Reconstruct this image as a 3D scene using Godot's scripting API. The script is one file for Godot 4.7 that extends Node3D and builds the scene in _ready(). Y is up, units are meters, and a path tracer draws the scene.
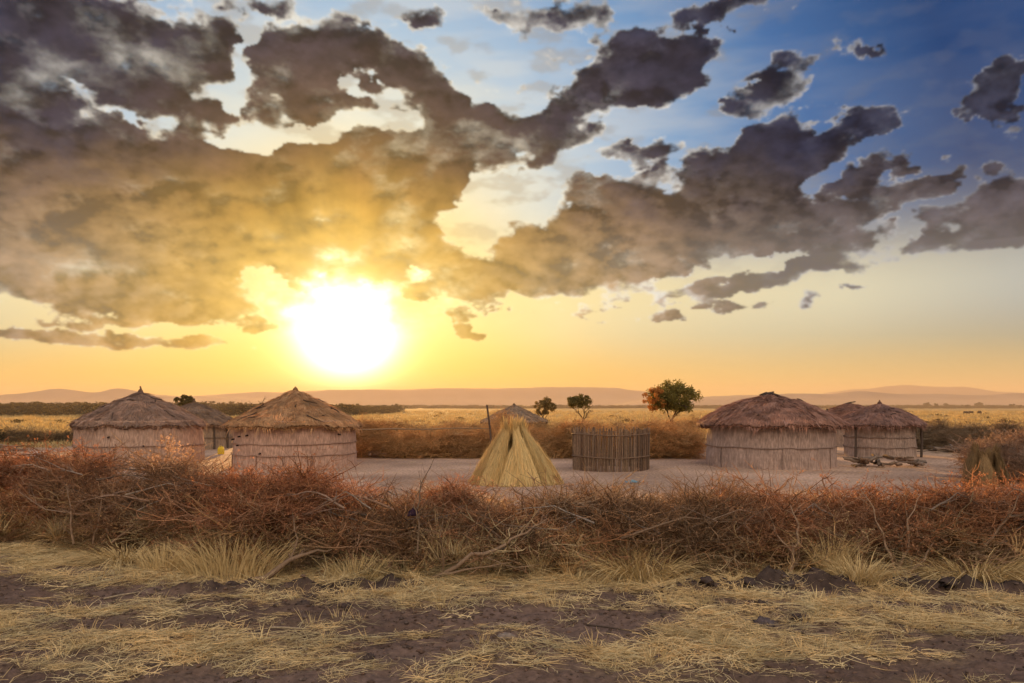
extends Node3D
# A thatched homestead behind a fence of piled thorn brush, seen against the low sun.
# Metres, y up. The camera stands at the origin at a height of 2.4 m and looks along -z; "d" below is the distance along -z.

const EYE := 2.4
const SUN_AZ := -11.6      # degrees, right of -z is positive
const SUN_EL := 5.0
const EXPOSURE := 1.9

# Clouds of the sky: azimuth, elevation, half width, half height (degrees), tilt, thickness
const CLOUDS := [
	[-30.5, 22.2, 4.3, 2.6, 0, 1.00], [-26.7, 21.6, 4.0, 2.5, -10, 1.00], [-22.8, 21.5, 3.3, 1.9, -12, 1.00], [-20.6, 22.4, 1.8, 1.3, 0, 0.80], [-31.1, 18.9, 3.2, 1.9, 0, 0.90], [-26.7, 19.2, 2.3, 0.9, -5, 0.70],
	[-21.3, 18.5, 2.5, 1.0, 0, 0.90], [-20.4, 19.1, 1.3, 0.5, 0, 0.60], [-24.3, 24.1, 1.2, 0.4, 0, 0.30], [-21.9, 24.4, 2.5, 0.7, -10, 0.50], [-17.2, 25.4, 2.6, 0.5, 0, 0.50], [-15.8, 20.8, 2.4, 1.6, -10, 1.00],
	[-12.8, 20.5, 2.5, 1.3, -10, 0.95], [-13.5, 23.3, 3.4, 1.6, 5, 1.00], [-15.8, 22.6, 1.5, 1.5, 0, 0.80], [-11.3, 24.7, 1.8, 0.8, -20, 0.70], [-8.5, 23.2, 2.4, 1.2, -30, 0.95], [-6.2, 21.8, 3.0, 1.6, -28, 1.00],
	[-4.6, 21.0, 1.7, 1.0, -10, 0.80], [-9.0, 24.3, 1.8, 0.7, -20, 0.60], [-6.7, 20.2, 1.8, 0.6, 0, 0.60], [-3.0, 25.7, 5.0, 0.8, -6, 0.50], [2.4, 25.9, 3.9, 0.8, 0, 0.55], [5.6, 25.4, 2.0, 0.8, 0, 0.50],
	[-0.9, 22.2, 1.7, 1.0, 0, 0.45], [-1.6, 23.9, 1.0, 0.6, 0, 0.35], [-31.6, 16.3, 3.1, 2.2, 0, 1.00], [-28.4, 15.6, 3.9, 2.0, -10, 1.00], [-23.7, 15.3, 4.8, 2.0, -5, 1.00], [-18.1, 15.5, 5.2, 1.6, 0, 1.00],
	[-12.8, 16.2, 4.8, 1.7, 5, 1.00], [-8.0, 17.5, 4.2, 1.7, 12, 1.00], [-3.7, 18.5, 3.3, 1.8, 12, 1.00], [-0.5, 18.4, 2.4, 1.4, 0, 0.90], [0.6, 16.6, 2.0, 1.2, 0, 0.70], [-29.5, 12.5, 5.4, 2.4, 0, 0.95],
	[-23.1, 12.6, 6.7, 2.5, 0, 0.95], [-16.2, 13.1, 6.6, 2.5, 0, 0.95], [-10.1, 14.1, 4.9, 2.4, 10, 0.90], [-5.1, 15.6, 2.8, 1.7, 20, 0.85], [-6.6, 12.5, 3.2, 1.8, 25, 0.70], [-12.8, 11.0, 6.1, 1.8, 0, 0.80],
	[-20.7, 9.9, 6.3, 1.8, -5, 0.80], [-30.5, 9.1, 4.8, 2.2, -8, 0.85], [-25.5, 8.0, 5.2, 1.5, -12, 0.80], [-29.5, 6.5, 4.9, 1.1, -6, 0.75], [-20.1, 7.0, 3.2, 0.9, -8, 0.60], [-23.1, 6.0, 3.6, 0.5, -4, 0.50],
	[-14.8, 9.3, 1.7, 0.7, 0, 0.60], [-12.0, 8.9, 1.1, 0.7, 0, 0.70], [-9.9, 9.9, 1.4, 0.7, 0, 0.60], [-5.9, 10.0, 2.8, 1.1, 0, 0.75], [-7.3, 8.0, 1.7, 0.6, 0, 0.50], [-3.4, 8.1, 2.9, 1.0, 0, 0.75],
	[-4.1, 6.1, 1.1, 0.4, 0, 0.60], [-3.0, 5.2, 0.9, 0.3, 0, 0.90], [9.4, 22.3, 3.5, 1.9, 6, 1.00], [6.6, 21.8, 3.1, 1.8, 15, 1.00], [11.5, 21.9, 1.8, 1.4, 0, 0.90], [4.3, 20.0, 2.8, 1.6, 30, 0.95],
	[2.4, 18.2, 2.3, 1.2, 10, 0.80], [6.3, 19.6, 1.6, 0.8, 0, 0.60], [9.6, 17.4, 2.1, 0.8, -5, 0.85], [7.1, 17.5, 1.1, 0.5, 0, 0.50], [4.1, 23.2, 1.3, 0.6, 0, 0.40], [15.6, 16.4, 2.8, 1.4, 20, 0.90],
	[18.2, 16.8, 2.6, 1.6, 30, 1.00], [19.8, 17.7, 1.6, 1.1, 20, 0.90], [20.6, 16.1, 1.4, 1.0, 0, 0.80], [17.2, 14.7, 3.3, 1.4, 10, 1.00], [13.6, 14.6, 3.1, 1.4, 15, 0.95], [9.8, 14.4, 2.8, 1.2, 10, 0.80],
	[4.5, 14.9, 1.9, 1.1, 0, 0.60], [6.6, 13.9, 2.4, 1.2, 0, 0.75], [18.2, 21.2, 2.2, 1.2, 28, 0.65], [17.2, 19.9, 1.6, 0.7, 0, 0.60], [20.6, 21.4, 1.4, 0.5, 20, 0.40], [3.4, 11.9, 2.9, 1.8, 0, 0.85],
	[1.3, 10.1, 2.9, 1.4, 0, 0.90], [5.9, 10.8, 3.5, 1.5, 8, 1.00], [10.5, 11.5, 4.2, 1.8, 8, 1.00], [15.2, 12.0, 4.0, 1.6, 8, 1.00], [19.5, 12.2, 3.2, 1.4, 8, 1.00], [22.6, 12.3, 2.4, 1.3, 8, 0.95],
	[13.2, 13.4, 4.1, 1.2, 10, 0.90], [23.5, 14.3, 1.4, 1.1, 25, 0.90], [25.0, 13.3, 1.4, 0.6, 20, 0.75], [27.0, 13.4, 1.7, 0.5, 12, 0.70], [22.3, 10.7, 2.5, 0.6, 12, 0.80], [-0.9, 8.5, 2.9, 1.0, 0, 0.70],
	[4.1, 8.4, 2.9, 0.7, 0, 0.55], [7.0, 9.1, 2.1, 0.6, 0, 0.40], [30.1, 11.1, 2.4, 1.2, 14, 1.00], [31.9, 12.2, 1.9, 1.3, 14, 1.00], [27.9, 10.4, 1.9, 0.6, 14, 0.85], [29.2, 9.5, 2.5, 0.4, 12, 0.60],
	[32.2, 10.4, 1.2, 0.7, 0, 0.80], [25.9, 9.5, 1.5, 0.3, 10, 0.40], [23.4, 17.5, 1.8, 0.7, 15, 0.95], [25.2, 18.0, 1.3, 0.6, 25, 0.85], [30.6, 18.6, 1.6, 1.2, 15, 0.95], [32.0, 17.9, 1.0, 1.1, 0, 0.80],
	[31.8, 16.2, 0.8, 0.7, 0, 0.50], [24.7, 22.0, 0.6, 0.3, 0, 0.50], [22.4, 22.1, 1.5, 0.5, 0, 0.35], [25.6, 15.4, 0.9, 0.4, 0, 0.45], [27.7, 15.0, 0.6, 0.4, 0, 0.50], [29.0, 15.1, 0.5, 0.4, 0, 0.45],
	[15.9, 25.5, 2.9, 0.8, 8, 0.80], [13.2, 25.3, 1.2, 0.6, 0, 0.50], [8.8, 25.5, 0.7, 0.3, 0, 0.50], [8.0, 7.9, 2.4, 1.0, 10, 0.60], [9.8, 9.0, 2.4, 0.6, 5, 0.45], [12.5, 7.6, 2.5, 0.7, 10, 0.60],
	[15.2, 8.2, 2.9, 0.6, 15, 0.75], [18.8, 8.9, 3.2, 0.6, 15, 0.85], [22.3, 9.3, 2.5, 0.5, 15, 0.70], [13.2, 6.7, 2.7, 0.3, 3, 0.60], [17.9, 6.5, 2.6, 0.3, 6, 0.50], [23.5, 7.3, 0.8, 0.2, 4, 1.00],
	[21.1, 7.2, 1.2, 0.2, 0, 0.30], [3.4, 6.5, 2.1, 0.3, 0, 0.50], [6.3, 6.0, 2.8, 0.2, 0, 0.40], [-28.1, 4.2, 2.9, 0.4, -2, 1.00], [-31.6, 4.4, 1.5, 0.3, 0, 0.90], [-25.8, 3.8, 1.7, 0.2, 0, 0.60],
	[-21.9, 4.1, 2.5, 0.3, 2, 0.90], [-19.1, 3.9, 1.3, 0.2, 0, 0.50], [-18.1, 5.4, 1.3, 0.2, 0, 0.40], [-19.7, 20.3, 2.3, 0.8, 15, -0.90], [-15.8, 18.2, 4.0, 0.6, 6, -0.90], [-9.7, 19.4, 2.1, 0.6, 10, -0.70],
	[-26.1, 18.1, 2.9, 0.3, -8, -0.70], [-11.0, 21.8, 0.6, 0.8, 0, -0.60], [-18.6, 22.6, 0.6, 2.0, -10, -0.80], [-2.3, 23.6, 1.6, 1.9, 0, -0.70], [2.4, 15.6, 1.6, 1.3, 0, -0.80], [-1.9, 13.5, 2.6, 1.6, 20, -0.90],
	[9.1, 19.3, 3.6, 0.9, 8, -0.80], [5.2, 16.6, 2.1, 0.5, 0, -0.50], [21.8, 14.4, 1.0, 0.9, 0, -0.70], [14.6, 18.7, 1.6, 1.0, 20, -0.60], [24.7, 12.1, 1.1, 0.6, 20, -0.50], [-24.0, 23.8, 1.3, 0.5, 0, -0.60],
	[15.2, 9.5, 5.3, 0.4, 10, -0.60], [-14.8, 7.8, 2.0, 0.8, 0, -0.50], [-16.8, 8.8, 0.9, 0.9, 0, -0.50], [6.3, 12.2, 1.4, 0.5, 0, -0.40], [-0.9, 20.2, 2.1, 0.8, 0, -0.40],
]

var taken := {}
var M := {}                # materials
var K := {}                # shared meshes

# ------------------------------------------------------------------ camera, sky, sun
func setup_view() -> void:
	var cam := Camera3D.new()
	cam.name = "camera"
	var near := 0.05
	# vertical view of 683 px at 800 px focal length, lens shifted up so that the horizon lies below the middle
	cam.projection = Camera3D.PROJECTION_FRUSTUM
	cam.set_frustum(near * 683.0 / 800.0, Vector2(0, near * 62.5 / 800.0), near, 20000.0)
	add_child(cam)
	cam.position = Vector3(0, EYE, 0)
	cam.current = true

	var env := Environment.new()
	env.background_mode = Environment.BG_SKY
	var sky := Sky.new()
	var sm := PanoramaSkyMaterial.new()
	sm.panorama = ImageTexture.create_from_image(make_sky())
	sky.sky_material = sm
	env.sky = sky
	env.sky_rotation = Vector3(0, PI, 0)
	env.tonemap_mode = Environment.TONE_MAPPER_LINEAR
	env.tonemap_exposure = EXPOSURE
	env.sdfgi_enabled = true
	env.ssao_enabled = true
	env.ssil_enabled = true
	env.volumetric_fog_enabled = true
	env.volumetric_fog_density = 0.00003
	env.volumetric_fog_albedo = Color(1.0, 0.93, 0.8)
	env.volumetric_fog_anisotropy = 0.6
	var we := WorldEnvironment.new()
	we.name = "world_environment"
	we.environment = env
	add_child(we)

	var sun := DirectionalLight3D.new()
	sun.name = "sun"
	sun.light_color = Color(1.0, 0.74, 0.4)
	sun.light_energy = 1.6
	sun.light_angular_distance = 0.6
	sun.shadow_enabled = true
	add_child(sun)
	var az := deg_to_rad(SUN_AZ)
	var el := deg_to_rad(SUN_EL)
	var to := Vector3(sin(az) * cos(el), sin(el), -cos(az) * cos(el))
	sun.look_at_from_position(to * 100.0, Vector3.ZERO, Vector3.UP)

func ramp(stops: Array, s: float) -> Vector3:
	for k in range(1, stops.size()):
		if s <= stops[k][0]:
			return (stops[k - 1][1] as Vector3).lerp(stops[k][1], clampf((s - stops[k - 1][0]) / (stops[k][0] - stops[k - 1][0]), 0, 1))
	return stops[-1][1]

func table(stops: Array) -> PackedVector3Array:
	var t := PackedVector3Array()
	for k in 361:
		t.append(ramp(stops, k * 0.5))
	return t

# blob thickness laid on a grid of 8 cells a degree, azimuth -45..45, elevation 0..40
var cover := PackedFloat32Array()
func lay_clouds() -> void:
	cover.resize(720 * 320)
	for b in CLOUDS:
		var ca := cos(deg_to_rad(b[4]))
		var sa := sin(deg_to_rad(b[4]))
		var reach: float = maxf(b[2], b[3]) * 1.75
		for j in range(maxi(0, int((b[1] - reach) * 8)), mini(320, int((b[1] + reach) * 8))):
			for i in range(maxi(0, int((b[0] - reach + 45) * 8)), mini(720, int((b[0] + reach + 45) * 8))):
				var x: float = i / 8.0 - 45.0 - b[0]
				var y: float = j / 8.0 - b[1]
				var u: float = (x * ca + y * sa) / b[2]
				var v: float = (-x * sa + y * ca) / b[3]
				var q := u * u + v * v
				if q < 2.8:
					var add: float = b[5] * (1.0 - smoothstep(0.0, 2.8, q))
					var at := j * 720 + i
					if add < 0.0:
						cover[at] = maxf(0.0, cover[at] + add)
						continue
					cover[at] = cover[at] + add * (1.0 - 0.62 * minf(cover[at], 1.3))

var s_clear: PackedVector3Array
var s_dark: PackedVector3Array
var s_edge: PackedVector3Array
var s_low: PackedVector3Array
var s_band: PackedVector3Array
var s_warm: PackedVector3Array
var na := FastNoiseLite.new()
var nb := FastNoiseLite.new()
var nc := FastNoiseLite.new()
var nd := FastNoiseLite.new()
var sun_p := Vector3.ZERO

func thickness(az: float, el: float, w1: float, w2: float, n: float, p: Vector3) -> float:
	var inside := (1.0 - smoothstep(33.0, 40.0, absf(az))) * (1.0 - smoothstep(25.8, 30.0, el))
	var big := nd.get_noise_3d(p.x, p.y, p.z)
	var dens := clampf((big + 0.2) * 1.6, 0.0, 1.0) * smoothstep(4.0, 14.0, el)
	if inside > 0.0:
		var fi := clampf((az + w1 * 2.6 + 45.0) * 8.0, 0.0, 718.0)
		var fj := clampf((el + w2 * 1.7 * clampf(el / 8.0, 0.25, 1.0)) * 8.0, 0.0, 318.0)
		var i0 := int(fi)
		var j0 := int(fj)
		var at := j0 * 720 + i0
		var b := lerpf(lerpf(cover[at], cover[at + 1], fi - i0), lerpf(cover[at + 720], cover[at + 721], fi - i0), fj - j0)
		dens = lerpf(dens, clampf(b, 0.0, 1.0), inside)
	return dens * 1.25 + n * lerpf(2.2, 0.8, smoothstep(0.35, 0.95, dens)) * clampf(dens * 3.0, 0.05, 1.0) - 0.57

func sky_color(az: float, el: float) -> Color:
	var ce := cos(deg_to_rad(el))
	var d := Vector3(sin(deg_to_rad(az)) * ce, sin(deg_to_rad(el)), -cos(deg_to_rad(az)) * ce)
	var da := az - SUN_AZ
	if da > 180.0: da -= 360.0
	if da < -180.0: da += 360.0
	var se := deg_to_rad(SUN_EL)
	var cs := sin(deg_to_rad(el)) * sin(se) + ce * cos(se) * cos(deg_to_rad(da))
	var s := rad_to_deg(acos(clampf(cs, -1, 1)))
	var si := clampi(int(s * 2.0), 0, 359)
	var fr := s * 2.0 - si
	# air
	var c := s_clear[si].lerp(s_clear[si + 1], fr)
	var low := s_low[si].lerp(s_low[si + 1], fr)
	var e := maxf(el, 0.0)
	c = c.lerp(low, exp(-pow(e / 8.2, 1.7)))
	# a cream band between the gold of the horizon and the blue
	c = c.lerp(s_band[si].lerp(s_band[si + 1], fr), 0.85 * exp(-pow((e - 7.6) / 3.6, 2.0)))
	# high thin veils
	var p := d * 10.0
	p.y *= 1.7
	var veil := nc.get_noise_3d(p.x * 2.0, p.y * 6.0, p.z * 2.0)
	var thin := s_edge[si].lerp(s_edge[si + 1], fr)
	if el > 8.0:
		c = c.lerp(thin, clampf(0.16 + veil * 0.55, 0.0, 0.32) * smoothstep(8.0, 16.0, el) * (1.0 - smoothstep(24.0, 40.0, s) * 0.85))
	# clouds
	var w1 := nb.get_noise_3d(p.x, p.y, p.z)
	var w2 := nb.get_noise_3d(p.x + 40.0, p.y, p.z)
	var n := na.get_noise_3d(p.x, p.y, p.z)
	var soft := nc.get_noise_3d(p.x + 9.0, p.y * 2.0, p.z)
	var t := thickness(az, el, w1, w2, n, p)
	# bright thin edges round the dark cores, widest on the side towards the sun
	var lit := 0.0
	if t > -0.4:
		var q := p + (sun_p - p).normalized() * 0.14
		lit = n - na.get_noise_3d(q.x, q.y, q.z)
	var veilw := smoothstep(-0.4, 0.3, t + soft * 0.15) * clampf(0.45 + lit * 2.0 + soft * 0.8, 0.0, 0.95)
	c = c.lerp(thin * 1.12, veilw * (1.0 - 0.45 * smoothstep(30.0, 45.0, s)))
	# grey scud drifting under the bright veil
	var scud := smoothstep(0.02, 0.42, nd.get_noise_3d(p.x * 3.0 + 70.0, p.y * 4.5, p.z * 3.0) + 0.35 * n + 0.25 * smoothstep(-0.5, 0.1, t)) * smoothstep(7.0, 13.0, el)
	c = c.lerp(thin.lerp(s_dark[si], 0.55), scud * 0.5 * (1.0 - 0.75 * smoothstep(26.0, 40.0, s)))
	var x := clampf((t + 0.14) / clampf(0.7 + soft * 0.9, 0.4, 1.1), 0.0, 1.0)
	var a := x * (2.0 - x)
	a = a * a * (3.0 - 2.0 * a)
	var dull := 0.0
	if a > 0.0:
		var dark := s_dark[si].lerp(s_dark[si + 1], fr)
		# cloud low over the glow is warmed through
		dark = dark.lerp(s_warm[si].lerp(s_warm[si + 1], fr), 1.0 - smoothstep(10.5, 18.0, el + w1 * 3.0))
		var inner := smoothstep(0.25, 0.8, t)
		# billows: the side towards the sun is thinner and lets more through
		var near_sun := 1.0 - smoothstep(8.0, 22.0, s)
		var puff := (0.9 * w1 + 0.25 * n + lit * lerpf(1.9, 0.6, inner)) * lerpf(1.0, 0.45, near_sun)
		# beams fan out from the sun below the cloud
		var fan := nc.get_noise_2d(atan2(el - SUN_EL, da) * 9.0, 4.0) * near_sun * smoothstep(5.0, 9.0, s)
		dark = dark * clampf(0.85 + puff + 0.5 * fan, 0.4, 2.4)
		# far clouds low over the land stand behind more air
		var air := 1.0 - smoothstep(8.5, 14.0, el)
		var m := (dark.x + dark.y + dark.z) / 3.0
		if m < 0.14:
			dark = dark.lerp(Vector3(0.17, 0.135, 0.12), air * (0.14 - m) / 0.14)
		var lighter := clampf(maxf(lit, 0.0) * 0.5 - 0.02, 0.0, 0.35) * (1.0 - inner)
		a *= 1.0 - lighter
		# the fraying edge is thin enough to shine
		dark = dark.lerp(thin, clampf(pow(1.0 - x, 1.4) * (0.62 + lit * 2.2), 0.0, 0.9))
		c = c.lerp(dark, a * (0.98 - 0.12 * air))
		dull = a
	# unseen sky away from the sun raised as fill light, its low air dimmed
	c *= 1.0 + 0.25 * smoothstep(50.0, 110.0, s)
	c *= 1.0 - 0.75 * smoothstep(45.0, 90.0, s) * (1.0 - smoothstep(12.0, 24.0, el))
	# glare of the sun in the air, torn where cloud crosses it
	var torn := s * (1.0 + (0.55 * n + 0.35 * w1) * smoothstep(4.0, 7.0, el))
	var far_off := smoothstep(2.0, 6.0, s)
	var core := 7.0 * exp(-pow(torn / 2.5, 2.0)) + 1.5 * exp(-torn / 2.8) * (1.0 - 0.55 * dull * far_off)
	c += Vector3(1.0, 0.86, 0.5) * core
	c += Vector3(0.38, 0.22, 0.02) * exp(-s / 9.0) * (1.0 - 0.4 * dull)
	c /= EXPOSURE
	return Color(c.x, c.y, c.z)

func make_sky() -> Image:
	na.seed = 11; na.frequency = 1.5; na.fractal_octaves = 6; na.fractal_gain = 0.58
	nb.seed = 23; nb.frequency = 1.2; nb.fractal_octaves = 5; nb.fractal_gain = 0.55
	nc.seed = 37; nc.frequency = 0.25; nc.fractal_octaves = 5
	nd.seed = 5; nd.frequency = 0.42; nd.fractal_octaves = 4
	s_clear = table([[0, Vector3(1.0, 0.8, 0.3)], [6, Vector3(1.0, 0.74, 0.22)], [10, Vector3(0.95, 0.78, 0.42)], [15, Vector3(0.74, 0.76, 0.68)], [20, Vector3(0.42, 0.56, 0.7)], [27, Vector3(0.19, 0.34, 0.56)], [34, Vector3(0.06, 0.155, 0.36)], [42, Vector3(0.016, 0.058, 0.18)], [50, Vector3(0.018, 0.065, 0.2)], [64, Vector3(0.06, 0.15, 0.36)], [100, Vector3(0.65, 0.63, 0.68)], [180, Vector3(1.9, 1.52, 1.2)]])
	s_low = table([[0, Vector3(1.0, 0.72, 0.12)], [8, Vector3(0.95, 0.62, 0.075)], [18, Vector3(0.86, 0.53, 0.09)], [30, Vector3(0.78, 0.54, 0.17)], [45, Vector3(0.7, 0.5, 0.2)], [90, Vector3(0.42, 0.33, 0.25)], [180, Vector3(0.3, 0.24, 0.26)]])
	s_band = table([[0, Vector3(1.0, 0.8, 0.3)], [12, Vector3(0.98, 0.78, 0.36)], [24, Vector3(0.86, 0.72, 0.42)], [34, Vector3(0.8, 0.71, 0.48)], [44, Vector3(0.56, 0.54, 0.46)], [70, Vector3(0.4, 0.36, 0.32)], [180, Vector3(0.4, 0.36, 0.36)]])
	s_warm = table([[0, Vector3(1.0, 0.66, 0.16)], [6, Vector3(0.78, 0.47, 0.1)], [10, Vector3(0.58, 0.33, 0.075)], [15, Vector3(0.42, 0.245, 0.085)], [20, Vector3(0.3, 0.18, 0.09)], [26, Vector3(0.17, 0.115, 0.08)], [32, Vector3(0.12, 0.09, 0.08)], [45, Vector3(0.13, 0.1, 0.1)], [180, Vector3(0.5, 0.4, 0.35)]])
	s_dark = table([[0, Vector3(1.0, 0.65, 0.15)], [5, Vector3(0.8, 0.46, 0.08)], [8, Vector3(0.5, 0.265, 0.05)], [11, Vector3(0.28, 0.15, 0.05)], [15, Vector3(0.105, 0.064, 0.05)], [20, Vector3(0.034, 0.03, 0.05)], [35, Vector3(0.018, 0.022, 0.048)], [60, Vector3(0.08, 0.075, 0.1)], [110, Vector3(1.2, 0.95, 0.75)], [180, Vector3(2.8, 2.1, 1.45)]])  # stops far from the sun raised to light the foreground from behind
	s_edge = table([[0, Vector3(1.3, 1.0, 0.5)], [8, Vector3(1.0, 0.8, 0.4)], [14, Vector3(0.92, 0.82, 0.58)], [22, Vector3(0.78, 0.74, 0.66)], [34, Vector3(0.48, 0.46, 0.44)], [50, Vector3(0.4, 0.39, 0.4)], [110, Vector3(1.5, 1.23, 1.0)], [180, Vector3(3.0, 2.35, 1.7)]])
	lay_clouds()
	sun_p = Vector3(sin(deg_to_rad(SUN_AZ)), sin(deg_to_rad(SUN_EL)) * 1.7, -cos(deg_to_rad(SUN_AZ))) * 10.0
	var im := Image.create(1024, 512, false, Image.FORMAT_RGBF)
	for j in 260:
		var el := 90.0 - (j + 0.5) * 180.0 / 512.0
		for i in 1024:
			im.set_pixel(i, j, sky_color((i + 0.5) * 360.0 / 1024.0 - 180.0, el))
	im.fill_rect(Rect2i(0, 260, 1024, 252), Color(0.2, 0.15, 0.1))
	im.resize(4096, 2048, Image.INTERPOLATE_BILINEAR)
	for j in range(1024 - 360, 1024):
		var el := 90.0 - (j + 0.5) * 180.0 / 2048.0
		for i in range(2048 - 430, 2048 + 430):
			im.set_pixel(i, j, sky_color((i + 0.5) * 360.0 / 4096.0 - 180.0, el))
	return im

# ------------------------------------------------------------------ mesh building
class MB:
	var v := PackedVector3Array()
	var n := PackedVector3Array()
	var c := PackedColorArray()
	var ix := PackedInt32Array()
	func vert(p: Vector3, nn: Vector3, col: Color) -> int:
		v.append(p); n.append(nn); c.append(col)
		return v.size() - 1
	# a round bar through points, with a radius at each
	func tube(pts: PackedVector3Array, rad: PackedFloat32Array, sides: int, col: Color, col2 := Color(-1, 0, 0)) -> void:
		var m := pts.size()
		var first := v.size()
		var u := Vector3.ZERO
		for k in m:
			var t := (pts[mini(k + 1, m - 1)] - pts[maxi(k - 1, 0)]).normalized()
			if k == 0:
				u = t.cross(Vector3(0.31, 0.87, 0.39)).normalized()
				if u.length() < 0.5: u = Vector3.RIGHT
			u = (u - t * u.dot(t)).normalized()
			var w := t.cross(u)
			var cc := col if col2.r < 0 else col.lerp(col2, float(k) / (m - 1))
			for j in sides:
				var a := TAU * j / sides
				var r := u * cos(a) + w * sin(a)
				v.append(pts[k] + r * rad[k]); n.append(r); c.append(cc)
		for k in m - 1:
			for j in sides:
				var a := first + k * sides + j
				var b := first + k * sides + (j + 1) % sides
				ix.append(a); ix.append(a + sides); ix.append(b)
				ix.append(b); ix.append(a + sides); ix.append(b + sides)
		# closed ends
		for e in [0, m - 1]:
			if rad[e] > 0.004 and sides > 3:
				var t := (pts[m - 1] - pts[m - 2]).normalized() if e > 0 else (pts[0] - pts[1]).normalized()
				var q := v.size()
				v.append(pts[e]); n.append(t); c.append(col)
				for j in sides:
					v.append(v[first + e * sides + j]); n.append(t); c.append(col)
				for j in sides:
					ix.append(q); ix.append(q + 1 + j); ix.append(q + 1 + (j + 1) % sides)
	# a flat tapering blade through points
	func blade(pts: PackedVector3Array, side: Vector3, width: float, col: Color, col2: Color) -> void:
		var m := pts.size()
		var first := v.size()
		for k in m:
			var t := (pts[mini(k + 1, m - 1)] - pts[maxi(k - 1, 0)]).normalized()
			var s := side - t * side.dot(t)
			s = s.normalized()
			var nn := t.cross(s)
			var f := float(k) / (m - 1)
			var wd := width * 0.5 * (1.0 - 0.85 * f * f)
			var cc := col.lerp(col2, f)
			v.append(pts[k] - s * wd); n.append(nn); c.append(cc)
			v.append(pts[k] + s * wd); n.append(nn); c.append(cc)
		for k in m - 1:
			var a := first + 2 * k
			ix.append(a); ix.append(a + 1); ix.append(a + 2)
			ix.append(a + 1); ix.append(a + 3); ix.append(a + 2)
	func quad(p: Vector3, u: Vector3, w: Vector3, col: Color) -> void:
		var nn := u.cross(w).normalized()
		var a := v.size()
		for q in [p - u - w, p + u - w, p + u + w, p - u + w]:
			v.append(q); n.append(nn); c.append(col)
		for q in [0, 2, 1, 0, 3, 2]: ix.append(a + q)
	# rows of points joined to a surface, smooth normals; closed joins the last column to the first
	func sheet(rows: Array, cols: Array, closed := false) -> void:
		var first := v.size()
		var h := rows.size()
		var w: int = rows[0].size()
		for j in h:
			for i in w:
				var l: int = (i - 1 + w) % w if closed else maxi(i - 1, 0)
				var r: int = (i + 1) % w if closed else mini(i + 1, w - 1)
				var dx: Vector3 = rows[j][r] - rows[j][l]
				var dy: Vector3 = rows[mini(j + 1, h - 1)][i] - rows[maxi(j - 1, 0)][i]
				v.append(rows[j][i]); n.append(dx.cross(dy).normalized()); c.append(cols[j][i])
		for j in h - 1:
			for i in (w if closed else w - 1):
				var a := first + j * w + i
				var b: int = first + j * w + (i + 1) % w
				ix.append(a); ix.append(a + w); ix.append(b)
				ix.append(b); ix.append(a + w); ix.append(b + w)
	func done() -> ArrayMesh:
		# every face wound the way its normals point
		for k in range(0, ix.size(), 3):
			var p := v[ix[k]]
			if (v[ix[k + 2]] - p).cross(v[ix[k + 1]] - p).dot(n[ix[k]] + n[ix[k + 1]] + n[ix[k + 2]]) < 0.0:
				var q := ix[k + 1]
				ix[k + 1] = ix[k + 2]
				ix[k + 2] = q
		var arr := []
		arr.resize(Mesh.ARRAY_MAX)
		arr[Mesh.ARRAY_VERTEX] = v
		arr[Mesh.ARRAY_NORMAL] = n
		arr[Mesh.ARRAY_COLOR] = c
		arr[Mesh.ARRAY_INDEX] = ix
		var am := ArrayMesh.new()
		am.add_surface_from_arrays(Mesh.PRIMITIVE_TRIANGLES, arr)
		return am

func rng(s: int) -> RandomNumberGenerator:
	var r := RandomNumberGenerator.new()
	r.seed = s * 7919 + 13
	return r

func unit(r: RandomNumberGenerator) -> Vector3:
	var z := r.randf_range(-1, 1)
	var a := r.randf() * TAU
	var q := sqrt(1.0 - z * z)
	return Vector3(cos(a) * q, z, sin(a) * q)

func tint(r: RandomNumberGenerator, col: Color, amount := 0.2) -> Color:
	var k := 1.0 + r.randf_range(-amount, amount)
	var w := r.randf_range(-amount, amount) * 0.25
	return Color(col.r * k * (1 + w), col.g * k, col.b * k * (1 - w))

func numbered(called: String) -> String:
	taken[called] = taken.get(called, -1) + 1
	return called if taken[called] == 0 else "%s_%03d" % [called, taken[called]]

func thing(called: String, label: String, category: String, at := Vector3.ZERO, turn := 0.0, group := "") -> Node3D:
	var o := Node3D.new()
	o.name = numbered(called)
	add_child(o)
	o.position = at
	o.rotation.y = turn
	tag(o, label, category, group)
	return o

func tag(o: Node, label: String, category: String, group := "") -> void:
	o.set_meta("label", label)
	o.set_meta("category", category)
	if group: o.set_meta("group", group)

func obj(called: String, mesh: Mesh, mat: Material, parent: Node = self) -> MeshInstance3D:
	var o := MeshInstance3D.new()
	o.name = numbered(called) if parent == self else called
	o.mesh = mesh
	o.material_override = mat
	parent.add_child(o, true)
	return o

func many(called: String, mesh: Mesh, mat: Material, places: Array, colors: Array, parent: Node = self) -> MultiMeshInstance3D:
	var mm := MultiMesh.new()
	mm.transform_format = MultiMesh.TRANSFORM_3D
	mm.use_colors = true
	mm.mesh = mesh
	mm.instance_count = places.size()
	for k in places.size():
		mm.set_instance_transform(k, places[k])
		mm.set_instance_color(k, colors[k])
	var o := MultiMeshInstance3D.new()
	o.name = numbered(called) if parent == self else called
	o.multimesh = mm
	o.material_override = mat
	o.set_meta("kind", "stuff")
	parent.add_child(o, true)
	return o

func copy(o: Node3D, kind: String, at: Vector3, turn: float, size := 1.0) -> Node3D:
	var c: Node3D = o.duplicate()
	c.name = numbered(kind)
	add_child(c)
	c.position = at
	c.rotation.y = turn
	c.scale = Vector3.ONE * size
	return c

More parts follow.
